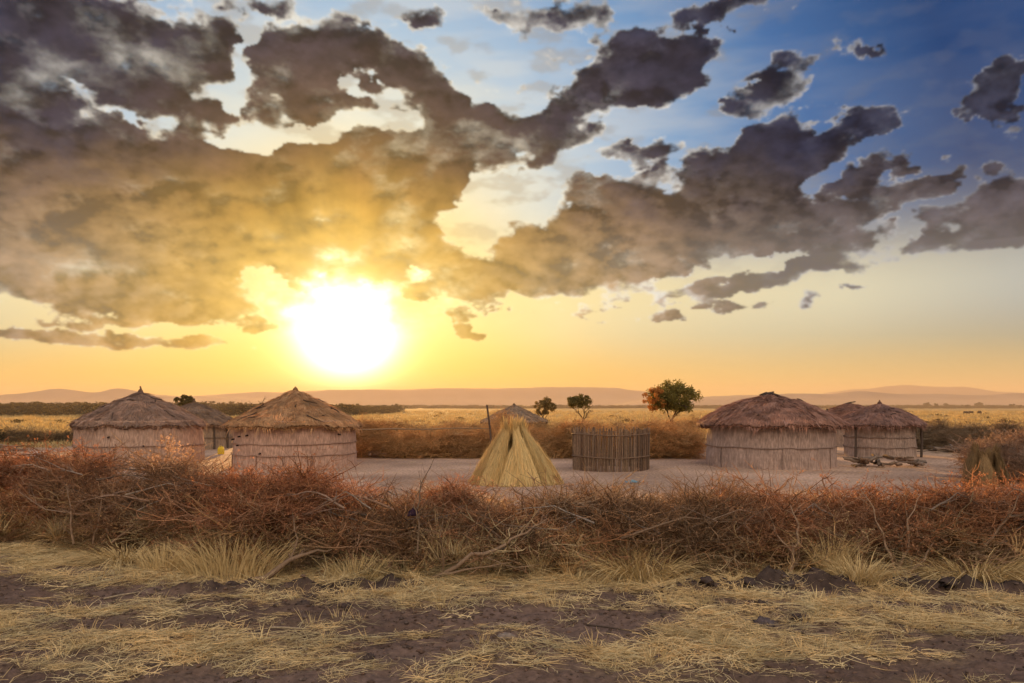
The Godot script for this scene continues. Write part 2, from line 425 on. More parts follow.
# ------------------------------------------------------------------ materials
func tex(seed_: int, freq: float, octaves: int, lo: float, hi: float, stretch := Vector2i(1, 1), ridged := false) -> ImageTexture:
	var f := FastNoiseLite.new()
	f.seed = seed_
	f.frequency = freq
	f.fractal_octaves = octaves
	f.fractal_gain = 0.6
	if ridged: f.fractal_type = FastNoiseLite.FRACTAL_RIDGED
	var im := f.get_seamless_image(512 / stretch.x, 512 / stretch.y)
	im.convert(Image.FORMAT_RGB8)
	im.resize(512, 512, Image.INTERPOLATE_CUBIC)
	var data := im.get_data()
	for k in data.size():
		data[k] = int(clampf(lerpf(lo, hi, data[k] / 255.0), 0.0, 1.0) * 255.0)
	return ImageTexture.create_from_image(Image.create_from_data(512, 512, false, Image.FORMAT_RGB8, data))

func mat(rough := 0.9, backlight := 0.0, base := Color(1, 1, 1)) -> StandardMaterial3D:
	var m := StandardMaterial3D.new()
	m.albedo_color = base.linear_to_srgb()
	m.vertex_color_use_as_albedo = true
	m.roughness = rough
	m.metallic_specular = 0.25
	m.cull_mode = BaseMaterial3D.CULL_DISABLED
	if backlight > 0:
		m.backlight_enabled = true
		m.backlight = Color(backlight, backlight, backlight)
	return m

func textured(m: StandardMaterial3D, t: Texture2D, per_metre: Vector3, relief: Texture2D = null, cm := 0.0) -> StandardMaterial3D:
	m.albedo_texture = t
	m.uv1_triplanar = true
	m.uv1_world_triplanar = true
	m.uv1_scale = per_metre
	if relief:
		m.heightmap_enabled = true
		m.heightmap_texture = relief
		m.heightmap_scale = cm
	return m

func make_materials() -> void:
	var soil_t := tex(3, 0.02, 6, 0.68, 1.05)
	var crumb := tex(4, 0.05, 5, 0.0, 1.0)
	var fibre := tex(5, 0.03, 5, 0.68, 1.08, Vector2i(1, 4))
	M.ground = textured(mat(0.95), soil_t, Vector3(0.8, 0.8, 0.8), crumb, 1.3)
	M.plaster = textured(mat(0.95), fibre, Vector3(0.8, 0.8, 0.8), crumb, 0.6)
	M.thatch = textured(mat(0.95), soil_t, Vector3(1.1, 1.1, 1.1), crumb, 2.5)
	M.straw = mat(0.75, 0.5)
	M.twig = mat(0.85, 0.12)
	M.leaf = mat(0.8, 0.85)
	M.wood = textured(mat(0.9), fibre, Vector3(2, 2, 2))
	M.clod = textured(mat(0.95), soil_t, Vector3(3, 3, 3), crumb, 0.8)
	M.hill = mat(1.0)
	M.cloth = mat(0.9, 0.2)
	M.plastic = mat(0.4)

# ------------------------------------------------------------------ shared tufts, tangles and bushes
func twig_tangle(s: int, count: int, size: float, thick: float, leaves: int, leaf_size: float) -> ArrayMesh:
	var r := rng(s)
	var b := MB.new()
	for k in count:
		var p := unit(r) * size * 0.3 * r.randf()
		var d := unit(r)
		d.y = d.y * 0.6 + 0.12
		d = d.normalized()
		var step := size * r.randf_range(0.14, 0.26)
		var pts := PackedVector3Array()
		var rad := PackedFloat32Array()
		var r0 := thick * r.randf_range(0.5, 1.25)
		for q in 5:
			pts.append(p)
			rad.append(r0 * (1.0 - q * 0.21))
			d = (d + unit(r) * 0.34).normalized()
			p += d * step
		var col := tint(r, Color(0.95, 0.95, 0.95), 0.3)
		b.tube(pts, rad, 3, col)
		for q in 4:
			var at: Vector3 = pts[r.randi_range(1, 3)]
			var e := (unit(r) + d * 0.7).normalized()
			var ln := step * r.randf_range(0.6, 1.6)
			var mid := at + e * ln * 0.5 + unit(r) * ln * 0.14
			b.tube(PackedVector3Array([at, mid, at + e * ln]), PackedFloat32Array([r0 * 0.5, r0 * 0.38, r0 * 0.1]), 3, col)
			if leaves > 0:
				for z in leaves:
					var lp := mid.lerp(at + e * ln, r.randf()) + unit(r) * leaf_size
					var u := unit(r)
					b.quad(lp, u * leaf_size * 0.45, u.cross(unit(r)).normalized() * leaf_size * r.randf_range(0.25, 0.4), tint(r, Color(1.15, 1.05, 1.0), 0.35))
	return b.done()

func straw_bunch(s: int, count: int, length: float, width: float, spread: float, rise: float) -> ArrayMesh:
	# stalks lying about on the ground
	var r := rng(s)
	var b := MB.new()
	for k in count:
		var a := r.randf() * TAU
		var d := Vector3(cos(a), r.randf_range(-0.02, rise), sin(a)).normalized()
		var ln := length * r.randf_range(0.35, 1.0)
		var p := Vector3(r.randfn(0, spread * 0.5), r.randf_range(0.004, 0.03), r.randfn(0, spread * 0.5))
		var bend := Vector3(r.randf_range(-1, 1), r.randf_range(-0.1, 0.3) * rise * 3.0, r.randf_range(-1, 1)) * ln * 0.16
		var side := d.cross(Vector3.UP).rotated(d, r.randf_range(-0.9, 0.9))
		var col := tint(r, Color(1, 1, 1), 0.3)
		b.blade(PackedVector3Array([p, p + d * ln * 0.5 + bend, p + d * ln]), side, width * r.randf_range(0.6, 1.3), col, col)
	return b.done()

func grass_tuft(s: int, count: int, height: float, width: float, foot: float, lean: float, droop: float) -> ArrayMesh:
	var r := rng(s)
	var b := MB.new()
	for k in count:
		var a := r.randf() * TAU
		var o := Vector3(cos(a), 0, sin(a))
		var p := o * foot * sqrt(r.randf())
		var ln := height * r.randf_range(0.45, 1.1)
		var le := lean * r.randf_range(0.1, 1.2)
		var dr := droop * r.randf_range(0.2, 1.4)
		var tw := Vector3(r.randf_range(-1, 1), 0, r.randf_range(-1, 1)) * 0.34
		var pts := PackedVector3Array()
		for q in 5:
			var f := q / 4.0
			pts.append(p + (o * le + tw) * ln * f + o * dr * ln * f * f * 0.7 + Vector3.UP * ln * (f - 0.55 * dr * f * f * f))
		var col := tint(r, Color(1, 1, 1), 0.28)
		b.blade(pts, o.cross(Vector3.UP).rotated(Vector3.UP, r.randf_range(-1.2, 1.2)), width * r.randf_range(0.6, 1.3), col * 0.92, tint(r, Color(1.08, 1.05, 1.0), 0.1))
	return b.done()

func leaf_ball(s: int, clumps: int, leaves: int, size: Vector3, leaf: float, flat_bottom := 0.0) -> ArrayMesh:
	# an uneven crown: leaves gathered in clumps through an ellipsoid
	var r := rng(s)
	var b := MB.new()
	for k in clumps:
		var o := unit(r) * pow(r.randf(), 0.4)
		o.y = maxf(o.y, -1.0 + flat_bottom)
		var ctr := Vector3(o.x * size.x, o.y * size.y, o.z * size.z)
		var cr := size.x * r.randf_range(0.13, 0.26)
		var base := tint(r, Color(1, 1, 1), 0.25)
		for q in leaves:
			var p := ctr + unit(r) * cr * pow(r.randf(), 0.5)
			var u := unit(r)
			var w := u.cross(unit(r)).normalized()
			b.quad(p, u * leaf * r.randf_range(0.6, 1.2), w * leaf * r.randf_range(0.35, 0.7), tint(r, base, 0.2))
	return b.done()

func limbs(s: int, height: float, spread: float, r0: float, levels: int, col: Color, first_fork := 0.4) -> ArrayMesh:
	var r := rng(s)
	var b := MB.new()
	grow(b, r, Vector3(0, -0.15, 0), Vector3(r.randf_range(-0.12, 0.12), 1, r.randf_range(-0.12, 0.12)).normalized(), height * first_fork, r0, levels, spread, col)
	return b.done()

func grow(b: MB, r: RandomNumberGenerator, p: Vector3, d: Vector3, ln: float, r0: float, level: int, spread: float, col: Color) -> void:
	var pts := PackedVector3Array([p])
	var rad := PackedFloat32Array([r0])
	for k in 3:
		d = (d + unit(r) * 0.16).normalized()
		p += d * ln / 3.0
		pts.append(p)
		rad.append(r0 * (1.0 - (k + 1) * 0.14))
	b.tube(pts, rad, 7 if r0 > 0.05 else (5 if r0 > 0.02 else 3), tint(r, col, 0.12))
	if level > 0:
		for k in (3 if level > 1 else 4):
			var e := (d + unit(r) * spread).normalized()
			e.y += 0.12
			grow(b, r, p if k < 2 else pts[2], e.normalized(), ln * r.randf_range(0.6, 0.85), r0 * 0.56, level - 1, spread, col)

func make_shared() -> void:
	K.twig = []
	for k in 4: K.twig.append(twig_tangle(100 + k, 26, 0.78, 0.0105, 0, 0.0))
	K.leafy = []
	for k in 4: K.leafy.append(twig_tangle(110 + k, 20, 0.66, 0.008, 5, 0.017))
	K.lying = []
	for k in 4: K.lying.append(straw_bunch(120 + k, 46, 0.27, 0.006, 0.2, 0.1))
	K.tuft = []
	for k in 4: K.tuft.append(grass_tuft(130 + k, 46, 0.42, 0.008, 0.09, 0.35, 0.5))
	K.stubble = grass_tuft(140, 16, 0.14, 0.006, 0.07, 0.5, 0.2)
	K.chaff = straw_bunch(145, 14, 0.2, 0.01, 0.5, 0.06)
	K.farm = grass_tuft(141, 22, 0.5, 0.05, 0.6, 0.3, 0.3)
	K.bush = []
	for k in 3: K.bush.append(leaf_ball(150 + k, 46, 14, Vector3(1.0, 0.8, 1.0), 0.085, 0.75))
	K.bunch = []
	for k in 3:
		var r := rng(160 + k)
		var b := MB.new()
		for q in 16:
			var x := r.randf_range(-0.13, 0.13)
			var z := r.randf_range(-0.12, 0.05)
			var ln := r.randf_range(0.22, 0.42)
			var sk := r.randf_range(-0.08, 0.08)
			var up := r.randf_range(0.005, 0.035)
			b.blade(PackedVector3Array([Vector3(x, 0.0, z), Vector3(x + sk * 0.5, up, z + ln * 0.55), Vector3(x + sk, up * r.randf_range(0.2, 1.8), z + ln)]), Vector3(1, r.randf_range(-0.5, 0.5), 0).normalized(), r.randf_range(0.008, 0.02), tint(r, Color(1, 1, 1), 0.25), tint(r, Color(1, 1, 1), 0.25))
		K.bunch.append(b.done())
# ------------------------------------------------------------------ the land
var ln1 := FastNoiseLite.new()
var ln2 := FastNoiseLite.new()
var ln3 := FastNoiseLite.new()

func fence_front(x: float) -> float:
	# distance of the foot of the brush fence
	var k := [[-30.0, 17.5], [-9.0, 13.8], [-6.0, 12.4], [-3.6, 11.2], [0.0, 11.0], [7.0, 11.1], [30.0, 12.5]]
	for q in range(1, k.size()):
		if x <= k[q][0]:
			return lerpf(k[q - 1][1], k[q][1], smoothstep(0, 1, clampf((x - k[q - 1][0]) / (k[q][0] - k[q - 1][0]), 0, 1)))
	return 12.5

func bump(x: float, d: float, cx: float, cd: float, rx: float, rd: float) -> float:
	var u := (x - cx) / rx
	var w := (d - cd) / rd
	return exp(-u * u - w * w)

# how much straw lies on the soil, 0..1
func straw_at(x: float, d: float) -> float:
	var f := fence_front(x)
	var n := ln2.get_noise_2d(x, d * 2.2)
	var s := smoothstep(-1.9, -0.35, d - f + n * 0.9) * 0.95
	s += 0.85 * bump(x, d, -3.2, 7.9, 1.5, 0.55) + 0.9 * bump(x, d, 2.2, 8.0, 1.3, 0.75) + 0.7 * bump(x, d, 4.0, 9.0, 1.8, 0.6)
	s += 0.7 * bump(x, d, -5.8, 8.6, 1.0, 0.4) + 0.6 * bump(x, d, 0.3, 7.6, 1.0, 0.3) + 0.6 * bump(x, d, 5.6, 8.5, 1.2, 0.5) + 0.5 * bump(x, d, -4.2, 9.2, 2.0, 0.25)
	s += 0.35 * bump(x, d, 7.0, 9.4, 1.5, 0.9)
	s -= 0.75 * bump(x, d, 0.9, 8.7, 0.5, 0.5) + 0.8 * soil_bank(x, d)
	if d < 6.4: s = maxf(0.0, n * 0.9 - 0.1)
	return clampf(s + n * 0.75 - 0.05, 0.0, 1.0)

func soil_bank(x: float, d: float) -> float:
	# the dug bank of dark soil in front of the fence
	var c := 10.35 + ln2.get_noise_2d(x * 0.8, 77.0) * 0.35
	var on := smoothstep(1.2, 2.4, x) * (0.75 + 0.6 * ln2.get_noise_2d(x * 2.0, 31.0))
	on += 0.7 * smoothstep(-4.6, -3.8, x) * (1.0 - smoothstep(-1.6, -0.8, x))
	var w := (d - c) / 0.2
	return clampf(on, 0.0, 1.0) * exp(-w * w)

func height_at(x: float, d: float) -> float:
	if d > 60.0 or d < -5.0 or absf(x) > 60.0:
		return 0.0
	var near := 1.0 - smoothstep(11.5, 20.0, d)
	var h := ln1.get_noise_2d(x, d) * (0.03 + 0.035 * near)
	h += soil_bank(x, d) * 0.15 * near
	h += near * ln3.get_noise_2d(x, d) * 0.05 * (1.0 + 2.6 * soil_bank(x, d))
	# wheel ruts along the track
	h -= near * 0.045 * exp(-pow((d - 8.7 - 0.12 * x * 0.3) / 0.22, 2.0)) * (0.6 + ln2.get_noise_2d(x * 0.5, 5.0))
	h -= near * 0.05 * exp(-pow((d - 6.3) / 0.3, 2.0))
	return h * (1.0 - smoothstep(40.0, 60.0, d)) * (1.0 - smoothstep(30.0, 60.0, absf(x)))

func land_color(x: float, d: float) -> Color:
	var soil := Color(0.18, 0.12, 0.09)
	var straw := Color(0.5, 0.37, 0.19)
	var yard := Color(0.62, 0.43, 0.31)
	var field := Color(0.5, 0.36, 0.15)
	var n := ln1.get_noise_2d(x * 0.35, d * 0.35)
	var m := ln2.get_noise_2d(x * 0.12, d * 0.12 + 50.0)
	var c := soil * (1.0 + 0.3 * n)
	if d < 22.0:
		c = c.lerp(straw, straw_at(x, d) * 0.55)
		c = c.lerp(Color(0.25, 0.172, 0.135), clampf(n * 1.4, 0.0, 0.6))
		c = c.lerp(Color(0.085, 0.062, 0.052), clampf(soil_bank(x, d) * 1.3, 0.0, 0.9))
	var f := fence_front(x)
	var path := ln2.get_noise_2d(x * 0.25 + 30.0, d * 0.5)
	c = c.lerp(yard * (1.0 + 0.3 * n) * (1.0 + 0.45 * path), smoothstep(f + 0.8, f + 2.2, d))
	var out := smoothstep(42.0, 56.0, d + m * 14.0)
	out = maxf(out, smoothstep(21.0, 30.0, absf(x + 2.0) + m * 5.0) * smoothstep(18.0, 30.0, d))
	var dry := field.lerp(Color(0.4, 0.3, 0.15), clampf(m * 1.6 + 0.2, 0.0, 0.8))
	if d > 100.0:
		var band := ln2.get_noise_2d(x * 0.008, d * 0.035)
		dry = dry.lerp(Color(0.28, 0.22, 0.1), clampf(band * 2.0, 0.0, 0.55))
	return c.lerp(dry, out)

func make_land() -> void:
	ln1.seed = 51; ln1.frequency = 0.55; ln1.fractal_octaves = 4
	ln2.seed = 52; ln2.frequency = 0.5; ln2.fractal_octaves = 4; ln2.fractal_gain = 0.6
	ln3.seed = 53; ln3.frequency = 3.2; ln3.fractal_octaves = 3
	var ds := PackedFloat32Array()
	var d := -4000.0
	while d < -4.0:
		ds.append(d); d *= 0.72
	d = -3.0
	while d < 5.4:
		ds.append(d); d += 0.6
	while d < 12.0:
		ds.append(d); d += 0.045
	while d < 60.0:
		ds.append(d); d *= 1.022
	while d < 12000.0:
		ds.append(d); d *= 1.09
	var xs := PackedFloat32Array()
	var x := 0.025
	var half := PackedFloat32Array()
	while x < 8.5:
		half.append(x); x += 0.055
	while x < 12000.0:
		half.append(x); x = x * 1.06 + 0.02
	for k in range(half.size() - 1, -1, -1): xs.append(-half[k])
	for k in half.size(): xs.append(half[k])
	var rows := []
	var cols := []
	for j in range(ds.size() - 1, -1, -1):
		var row := PackedVector3Array()
		var col := PackedColorArray()
		for i in xs.size():
			row.append(Vector3(xs[i], height_at(xs[i], ds[j]), -ds[j]))
			col.append(land_color(xs[i], ds[j]))
		rows.append(row)
		cols.append(col)
	rows.reverse(); cols.reverse()
	var b := MB.new()
	b.sheet(rows, cols)
	for k in b.n.size():
		if b.n[k].y < 0: b.n[k] = -b.n[k]
	var o := obj("ground", b.done(), M.ground)
	o.set_meta("kind", "structure")

func ridge(called: String, dist: float, depth: float, line: Array, rough: float, s: int, col: Color) -> void:
	# a range of hills: crest heights along x, slopes falling to the plain on both sides
	var f := FastNoiseLite.new()
	f.seed = s
	f.frequency = 0.0065
	f.fractal_octaves = 5
	var rows := []
	var cols := []
	var n := 260
	for j in 13:
		var row := PackedVector3Array()
		var cc := PackedColorArray()
		var across := j / 6.0 - 1.0
		for i in n:
			var x: float = lerpf(line[0][0], line[-1][0], float(i) / (n - 1))
			var h := 0.0
			for q in range(1, line.size()):
				if x <= line[q][0]:
					h = lerpf(line[q - 1][1], line[q][1], smoothstep(0, 1, (x - line[q - 1][0]) / (line[q][0] - line[q - 1][0])))
					break
			var z := dist - across * depth
			var fall := pow(1.0 - absf(across), 0.8)
			var y := h * fall + (f.get_noise_2d(x, z) * rough * minf(1.0, h / 10.0) * (1.0 if j in [5, 6, 7] else 1.8)) * (0.0 if absf(across) > 0.99 else 1.0)
			row.append(Vector3(x, maxf(y, -2.0) - (3.0 if absf(across) > 0.99 else 0.0), -z))
			cc.append(col * (1.0 + 0.3 * f.get_noise_2d(x * 3.0, z * 3.0)))
		rows.append(row)
		cols.append(cc)
	rows.reverse(); cols.reverse()
	var b := MB.new()
	b.sheet(rows, cols)
	for k in b.n.size():
		if b.n[k].y < 0: b.n[k] = -b.n[k]
	var o := obj(called, b.done(), M.hill)
	o.set_meta("kind", "structure")

func make_hills() -> void:
	var col := Color(0.2, 0.18, 0.18)
	ridge("hills", 1300.0, 175.0, [[-1400, 7.5], [-1050, 12.5], [-900, 10.0], [-800, 19.5], [-737, 28.0], [-680, 21.0], [-640, 27.0], [-575, 17.5], [-475, 13.8], [-375, 9.0], [-225, 0.0]], 3.5, 61, col)
	ridge("hills", 1600.0, 225.0, [[-900, 0.0], [-700, 17.5], [-500, 26.0], [-325, 30.0], [-175, 33.0], [-25, 34.5], [100, 36.5], [200, 35.0], [252, 29.5], [312, 17.5], [425, 0.0]], 2.2, 62, col)
	ridge("hills", 1200.0, 175.0, [[125, 0.0], [225, 12.0], [350, 16.5], [475, 18.0], [520, 22.5], [587, 17.5], [687, 15.5], [775, 19.0], [875, 16.0], [1125, 17.5], [1500, 7.5]], 2.2, 63, col)
	ridge("hills", 1900.0, 225.0, [[500, 0.0], [675, 22.5], [825, 37.5], [937, 46.5], [1050, 44.0], [1175, 30.0], [1350, 17.5], [1650, 0.0]], 3.0, 64, col)

func haze_bank(at: Vector3, size: Vector3, thick: float) -> void:
	# dusty air lying over the plain
	var v := FogVolume.new()
	v.name = numbered("haze")
	v.shape = RenderingServer.FOG_VOLUME_SHAPE_BOX
	v.size = size
	var m := FogMaterial.new()
	m.density = thick
	m.albedo = Color(1.0, 0.92, 0.82)
	v.material = m
	add_child(v)
	v.position = at
	v.set_meta("kind", "stuff")
	v.set_meta("label", "pale golden dust haze lying over the distant plain")
	v.set_meta("category", "haze")

func make_haze() -> void:
	haze_bank(Vector3(0, 22.0, -1350.0), Vector3(5000, 48.0, 1700.0), 0.0007)
	haze_bank(Vector3(0, 2.2, -290.0), Vector3(900, 5.0, 400.0), 0.0009)

# ------------------------------------------------------------------ huts
func hut(label: String, at: Vector3, rw: float, rr: float, eave: float, peak: float, o: Dictionary) -> Node3D:
	var r := rng(o.seed)
	var t := thing("thatched_hut", label, "hut", at, o.get("turn", 0.0), "round thatched huts of the homestead")
	var f := FastNoiseLite.new()
	f.seed = o.seed
	f.frequency = 1.1
	f.fractal_octaves = 4
	var mud: Color = o.mud
	var thatch: Color = o.thatch
	# wall of upright reeds smeared with mud: every reed a ridge of the one daubed skin
	var poles := int(TAU * rw / 0.085)
	var rows := []
	var cols := []
	var shade := PackedFloat32Array()
	var off := PackedFloat32Array()
	for k in poles:
		shade.append(r.randf_range(0.84, 1.08))
		off.append(r.randf_range(-0.016, 0.016))
	var wall_top := eave + 0.32
	for j in 15:
		var row := PackedVector3Array()
		var cc := PackedColorArray()
		var y := lerpf(-0.1, wall_top, j / 14.0)
		for k in poles * 4:
			var a := TAU * k / (poles * 4)
			var q := k / 4
			var daub := clampf(f.get_noise_3d(cos(a) * rw * 1.1, y * 1.6, sin(a) * rw * 1.1) * 1.4 + 0.9 + o.get("daub", 0.0), 0.0, 1.0)
			var groove: float = [-0.014, 0.004, 0.009, 0.004][k % 4]
			var rad := rw + 0.05 * (1.0 - y / eave) + (groove + off[q]) * (1.0 - 0.75 * daub) + f.get_noise_3d(cos(a) * 2.0, y, sin(a) * 2.0 + 9.0) * 0.05
			row.append(Vector3(cos(a) * rad, y, sin(a) * rad))
			var streak := 1.0 + 0.2 * f.get_noise_3d(cos(a) * rw * 6.0, y * 0.5, sin(a) * rw * 6.0)
			cc.append((mud * 0.86 * shade[q]).lerp(mud, daub) * streak)
		rows.append(row)
		cols.append(cc)
	var b := MB.new()
	b.sheet(rows, cols, true)
	for k in b.n.size():
		var out := Vector3(b.v[k].x, 0, b.v[k].z)
		if b.n[k].dot(out) < 0: b.n[k] = -b.n[k]
	obj("reed_wall", b.done(), M.plaster, t)
	# binding rods round the wall
	for h in o.get("rods", []):
		b = MB.new()
		var pts := PackedVector3Array()
		var rad := PackedFloat32Array()
		for k in 73:
			var a := TAU * k / 72.0
			var rr2: float = rw + 0.045 + 0.05 * (1.0 - h / eave) + f.get_noise_2d(k * 0.5, h * 9.0) * 0.02
			pts.append(Vector3(cos(a) * rr2, h + f.get_noise_2d(k * 0.25, h * 5.0) * 0.06, sin(a) * rr2))
			rad.append(0.02 + 0.008 * f.get_noise_2d(k, 3.0))
		b.tube(pts, rad, 6, mud * 0.7)
		obj("binding_rod", b.done(), M.wood, t)
	# uprights added in place of the vertical crack lines below the rod
	for k in o.get("crack_poles", 0):
		var a := deg_to_rad(90.0 + r.randf_range(-85, 85))
		b = MB.new()
		var top: float = o.rods[0] + r.randf_range(-0.03, 0.05)
		var q := Vector3(cos(a), 0, sin(a)) * (rw + 0.07)
		b.tube(PackedVector3Array([q + Vector3(0, -0.05, 0), q * 1.002 + Vector3(r.randf_range(-0.03, 0.03), top * 0.5, 0), q * 0.995 + Vector3(0, top, 0)]), PackedFloat32Array([0.022, 0.02, 0.016]), 6, mud * r.randf_range(0.5, 0.75))
		obj("upright", b.done(), M.wood, t)
	# stubs near black, standing for the shade of small holes in the daub
	for k in o.get("hole_stubs", 0):
		var a := deg_to_rad(90.0 + r.randf_range(-70, 70))
		var y := r.randf_range(0.35, eave - 0.15)
		b = MB.new()
		var q := Vector3(cos(a), 0, sin(a))
		b.tube(PackedVector3Array([q * (rw - 0.05) + Vector3(0, y, 0), q * (rw + 0.12) + Vector3(0, y - 0.03, 0)]), PackedFloat32Array([0.035, 0.028]), 7, Color(0.06, 0.045, 0.04))
		obj("hole_stub", b.done(), M.wood, t)
	# posts under the edge of the roof
	for deg in o.get("posts", []):
		var a := deg_to_rad(deg)
		b = MB.new()
		var q := Vector3(cos(a), 0, sin(a)) * (rr - 0.22)
		b.tube(PackedVector3Array([q + Vector3(0, -0.1, 0), q + Vector3(0.02, eave * 0.5, 0.01), q + Vector3(0, eave + 0.12, 0)]), PackedFloat32Array([0.06, 0.052, 0.05]), 8, Color(0.13, 0.1, 0.08))
		obj("roof_post", b.done(), M.wood, t)
	# thatch: courses that overlap down a slightly swelling cone, and a thick ragged edge
	rows = []
	cols = []
	var steps := 30
	var bow: float = o.get("bow", 0.1)
	for j in steps + 4:
		var row := PackedVector3Array()
		var cc := PackedColorArray()
		for k in 120:
			var a := TAU * k / 120.0
			var u := minf(1.0, float(j) / steps)
			var p := roof_at(u, a, rr, eave, peak, bow, f)
			var course := fposmod(u * 6.0 + f.get_noise_2d(cos(a) * 3.0, sin(a) * 3.0) * 0.8, 1.0)
			p.y += 0.05 * (course * course) * smoothstep(0.05, 0.3, u)
			var rag := f.get_noise_3d(cos(a) * 9.0, 3.0, sin(a) * 9.0)
			if j > steps:
				var e := j - steps
				p = p * Vector3([0.99, 0.965, 0.9][e - 1], 1, [0.99, 0.965, 0.9][e - 1])
				p.y -= [0.07, 0.13, 0.09][e - 1] * (1.0 + 0.8 * rag)
			else:
				p.x *= 1.0 + 0.02 * rag * u
				p.z *= 1.0 + 0.02 * rag * u
			row.append(p)
			var m := f.get_noise_3d(p.x * 1.3, p.y * 1.3, p.z * 1.3)
			var m2 := f.get_noise_3d(p.x * 5.0, p.y * 2.0, p.z * 5.0)
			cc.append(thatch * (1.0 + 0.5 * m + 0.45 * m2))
		rows.append(row)
		cols.append(cc)
	b = MB.new()
	b.sheet(rows, cols, true)
	for k in b.n.size():
		if b.n[k].y < 0 and b.v[k].y > eave: b.n[k] = -b.n[k]
	var roof := obj("thatch_roof", b.done(), M.thatch, t)
	# loose straws of the thatch
	var places := [[], [], []]
	var tints := [[], [], []]
	for k in int(150.0 * rr * rr * o.get("straws", 1.0)):
		var u := sqrt(r.randf_range(0.004, 1.0))
		var a := r.randf() * TAU
		if k % 5 == 0: u = r.randf_range(0.95, 1.0)
		var p := roof_at(u, a, rr, eave, peak, bow, f)
		var p2 := roof_at(minf(u + 0.04, 1.0), a, rr, eave, peak, bow, f) if u < 0.96 else p + Vector3(cos(a) * 0.05, -0.1, sin(a) * 0.05)
		var down := (p2 - p).normalized()
		var x := Vector3(-sin(a), 0, cos(a))
		var nn := down.cross(x).normalized()
		if nn.y < 0 and u < 0.96: nn = -nn
		down = (down + x * r.randf_range(-0.35, 0.35) + nn * r.randf_range(-0.02, 0.16)).normalized()
		x = nn.cross(down).normalized()
		var bs := Basis(x, down.cross(x).normalized(), down).scaled_local(Vector3.ONE * (r.randf_range(0.7, 1.5) if k % 5 else r.randf_range(0.35, 0.75)))
		var v := r.randi() % 3
		places[v].append(Transform3D(bs, p + nn * 0.015 - down * 0.1))
		var m := f.get_noise_3d(p.x * 1.3, p.y * 1.3, p.z * 1.3)
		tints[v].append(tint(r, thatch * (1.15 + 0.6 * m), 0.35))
	for v in 3:
		many("straw_layer", K.bunch[v], M.straw, places[v], tints[v], roof)
	# sticks laid on the thatch to hold it down
	for k in o.get("sticks", 0):
		var a := deg_to_rad(90.0 + r.randf_range(-95, 95))
		var u := r.randf_range(0.3, 0.85)
		var da := r.randf_range(-0.35, 0.35)
		var du := r.randf_range(-0.2, 0.2)
		b = MB.new()
		var pts := PackedVector3Array()
		var rad := PackedFloat32Array()
		for q in 5:
			var g := q / 4.0
			pts.append(roof_at(clampf(u + du * g, 0.05, 0.97), a + da * g / (0.4 + u), rr, eave, peak, bow, f) + Vector3(0, 0.06 + r.randf() * 0.02, 0))
			rad.append(0.022 - 0.008 * g)
		b.tube(pts, rad, 5, Color(0.075, 0.055, 0.045))
		obj("roof_stick", b.done(), M.wood, roof)
	# the tied tip
	if o.get("tip", 0.0) > 0.0:
		b = MB.new()
		var tp := Vector3(0, peak, 0)
		var hgt: float = o.tip
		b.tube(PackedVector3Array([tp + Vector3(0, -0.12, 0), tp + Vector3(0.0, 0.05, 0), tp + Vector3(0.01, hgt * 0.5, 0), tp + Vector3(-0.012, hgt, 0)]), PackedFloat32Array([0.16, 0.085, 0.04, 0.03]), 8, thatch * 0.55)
		for q in 14:
			var a := r.randf() * TAU
			var e := Vector3(cos(a), 0, sin(a))
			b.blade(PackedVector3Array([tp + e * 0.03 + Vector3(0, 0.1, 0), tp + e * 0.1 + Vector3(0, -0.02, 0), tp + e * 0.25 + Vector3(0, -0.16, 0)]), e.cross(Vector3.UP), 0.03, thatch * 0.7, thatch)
		obj("roof_tip", b.done(), M.straw, t)
	if o.get("cap_sticks", 0) > 0:
		for q in o.cap_sticks:
			b = MB.new()
			var a := r.randf_range(-0.5, 0.5) + (0.0 if q % 2 else 0.9)
			var e := Vector3(cos(a), 0, sin(a)) * r.randf_range(0.22, 0.36)
			var ctr := Vector3(r.randf_range(-0.12, 0.12), peak + 0.015 + q * 0.012, r.randf_range(-0.1, 0.1))
			b.tube(PackedVector3Array([ctr - e + Vector3(0, -0.1, 0), ctr, ctr + e + Vector3(0, -0.1 if q != 1 else 0.05, 0)]), PackedFloat32Array([0.03, 0.035, 0.028]), 6, Color(0.09, 0.07, 0.06))
			obj("cap_stick", b.done(), M.wood, t)
	return t

func roof_at(u: float, a: float, rr: float, eave: float, peak: float, bow: float, f: FastNoiseLite) -> Vector3:
	# u runs from the tip to the edge; bow swells the slope, most near the edge
	var y := lerpf(peak, eave + 0.1, u) + (peak - eave) * bow * sin(PI * pow(u, 1.5)) + f.get_noise_3d(cos(a) * 1.6 * u, u * 2.0, sin(a) * 1.6 * u) * 0.1 * smoothstep(0.0, 0.3, u)
	var rad := rr * u
	return Vector3(cos(a) * rad, y, sin(a) * rad)

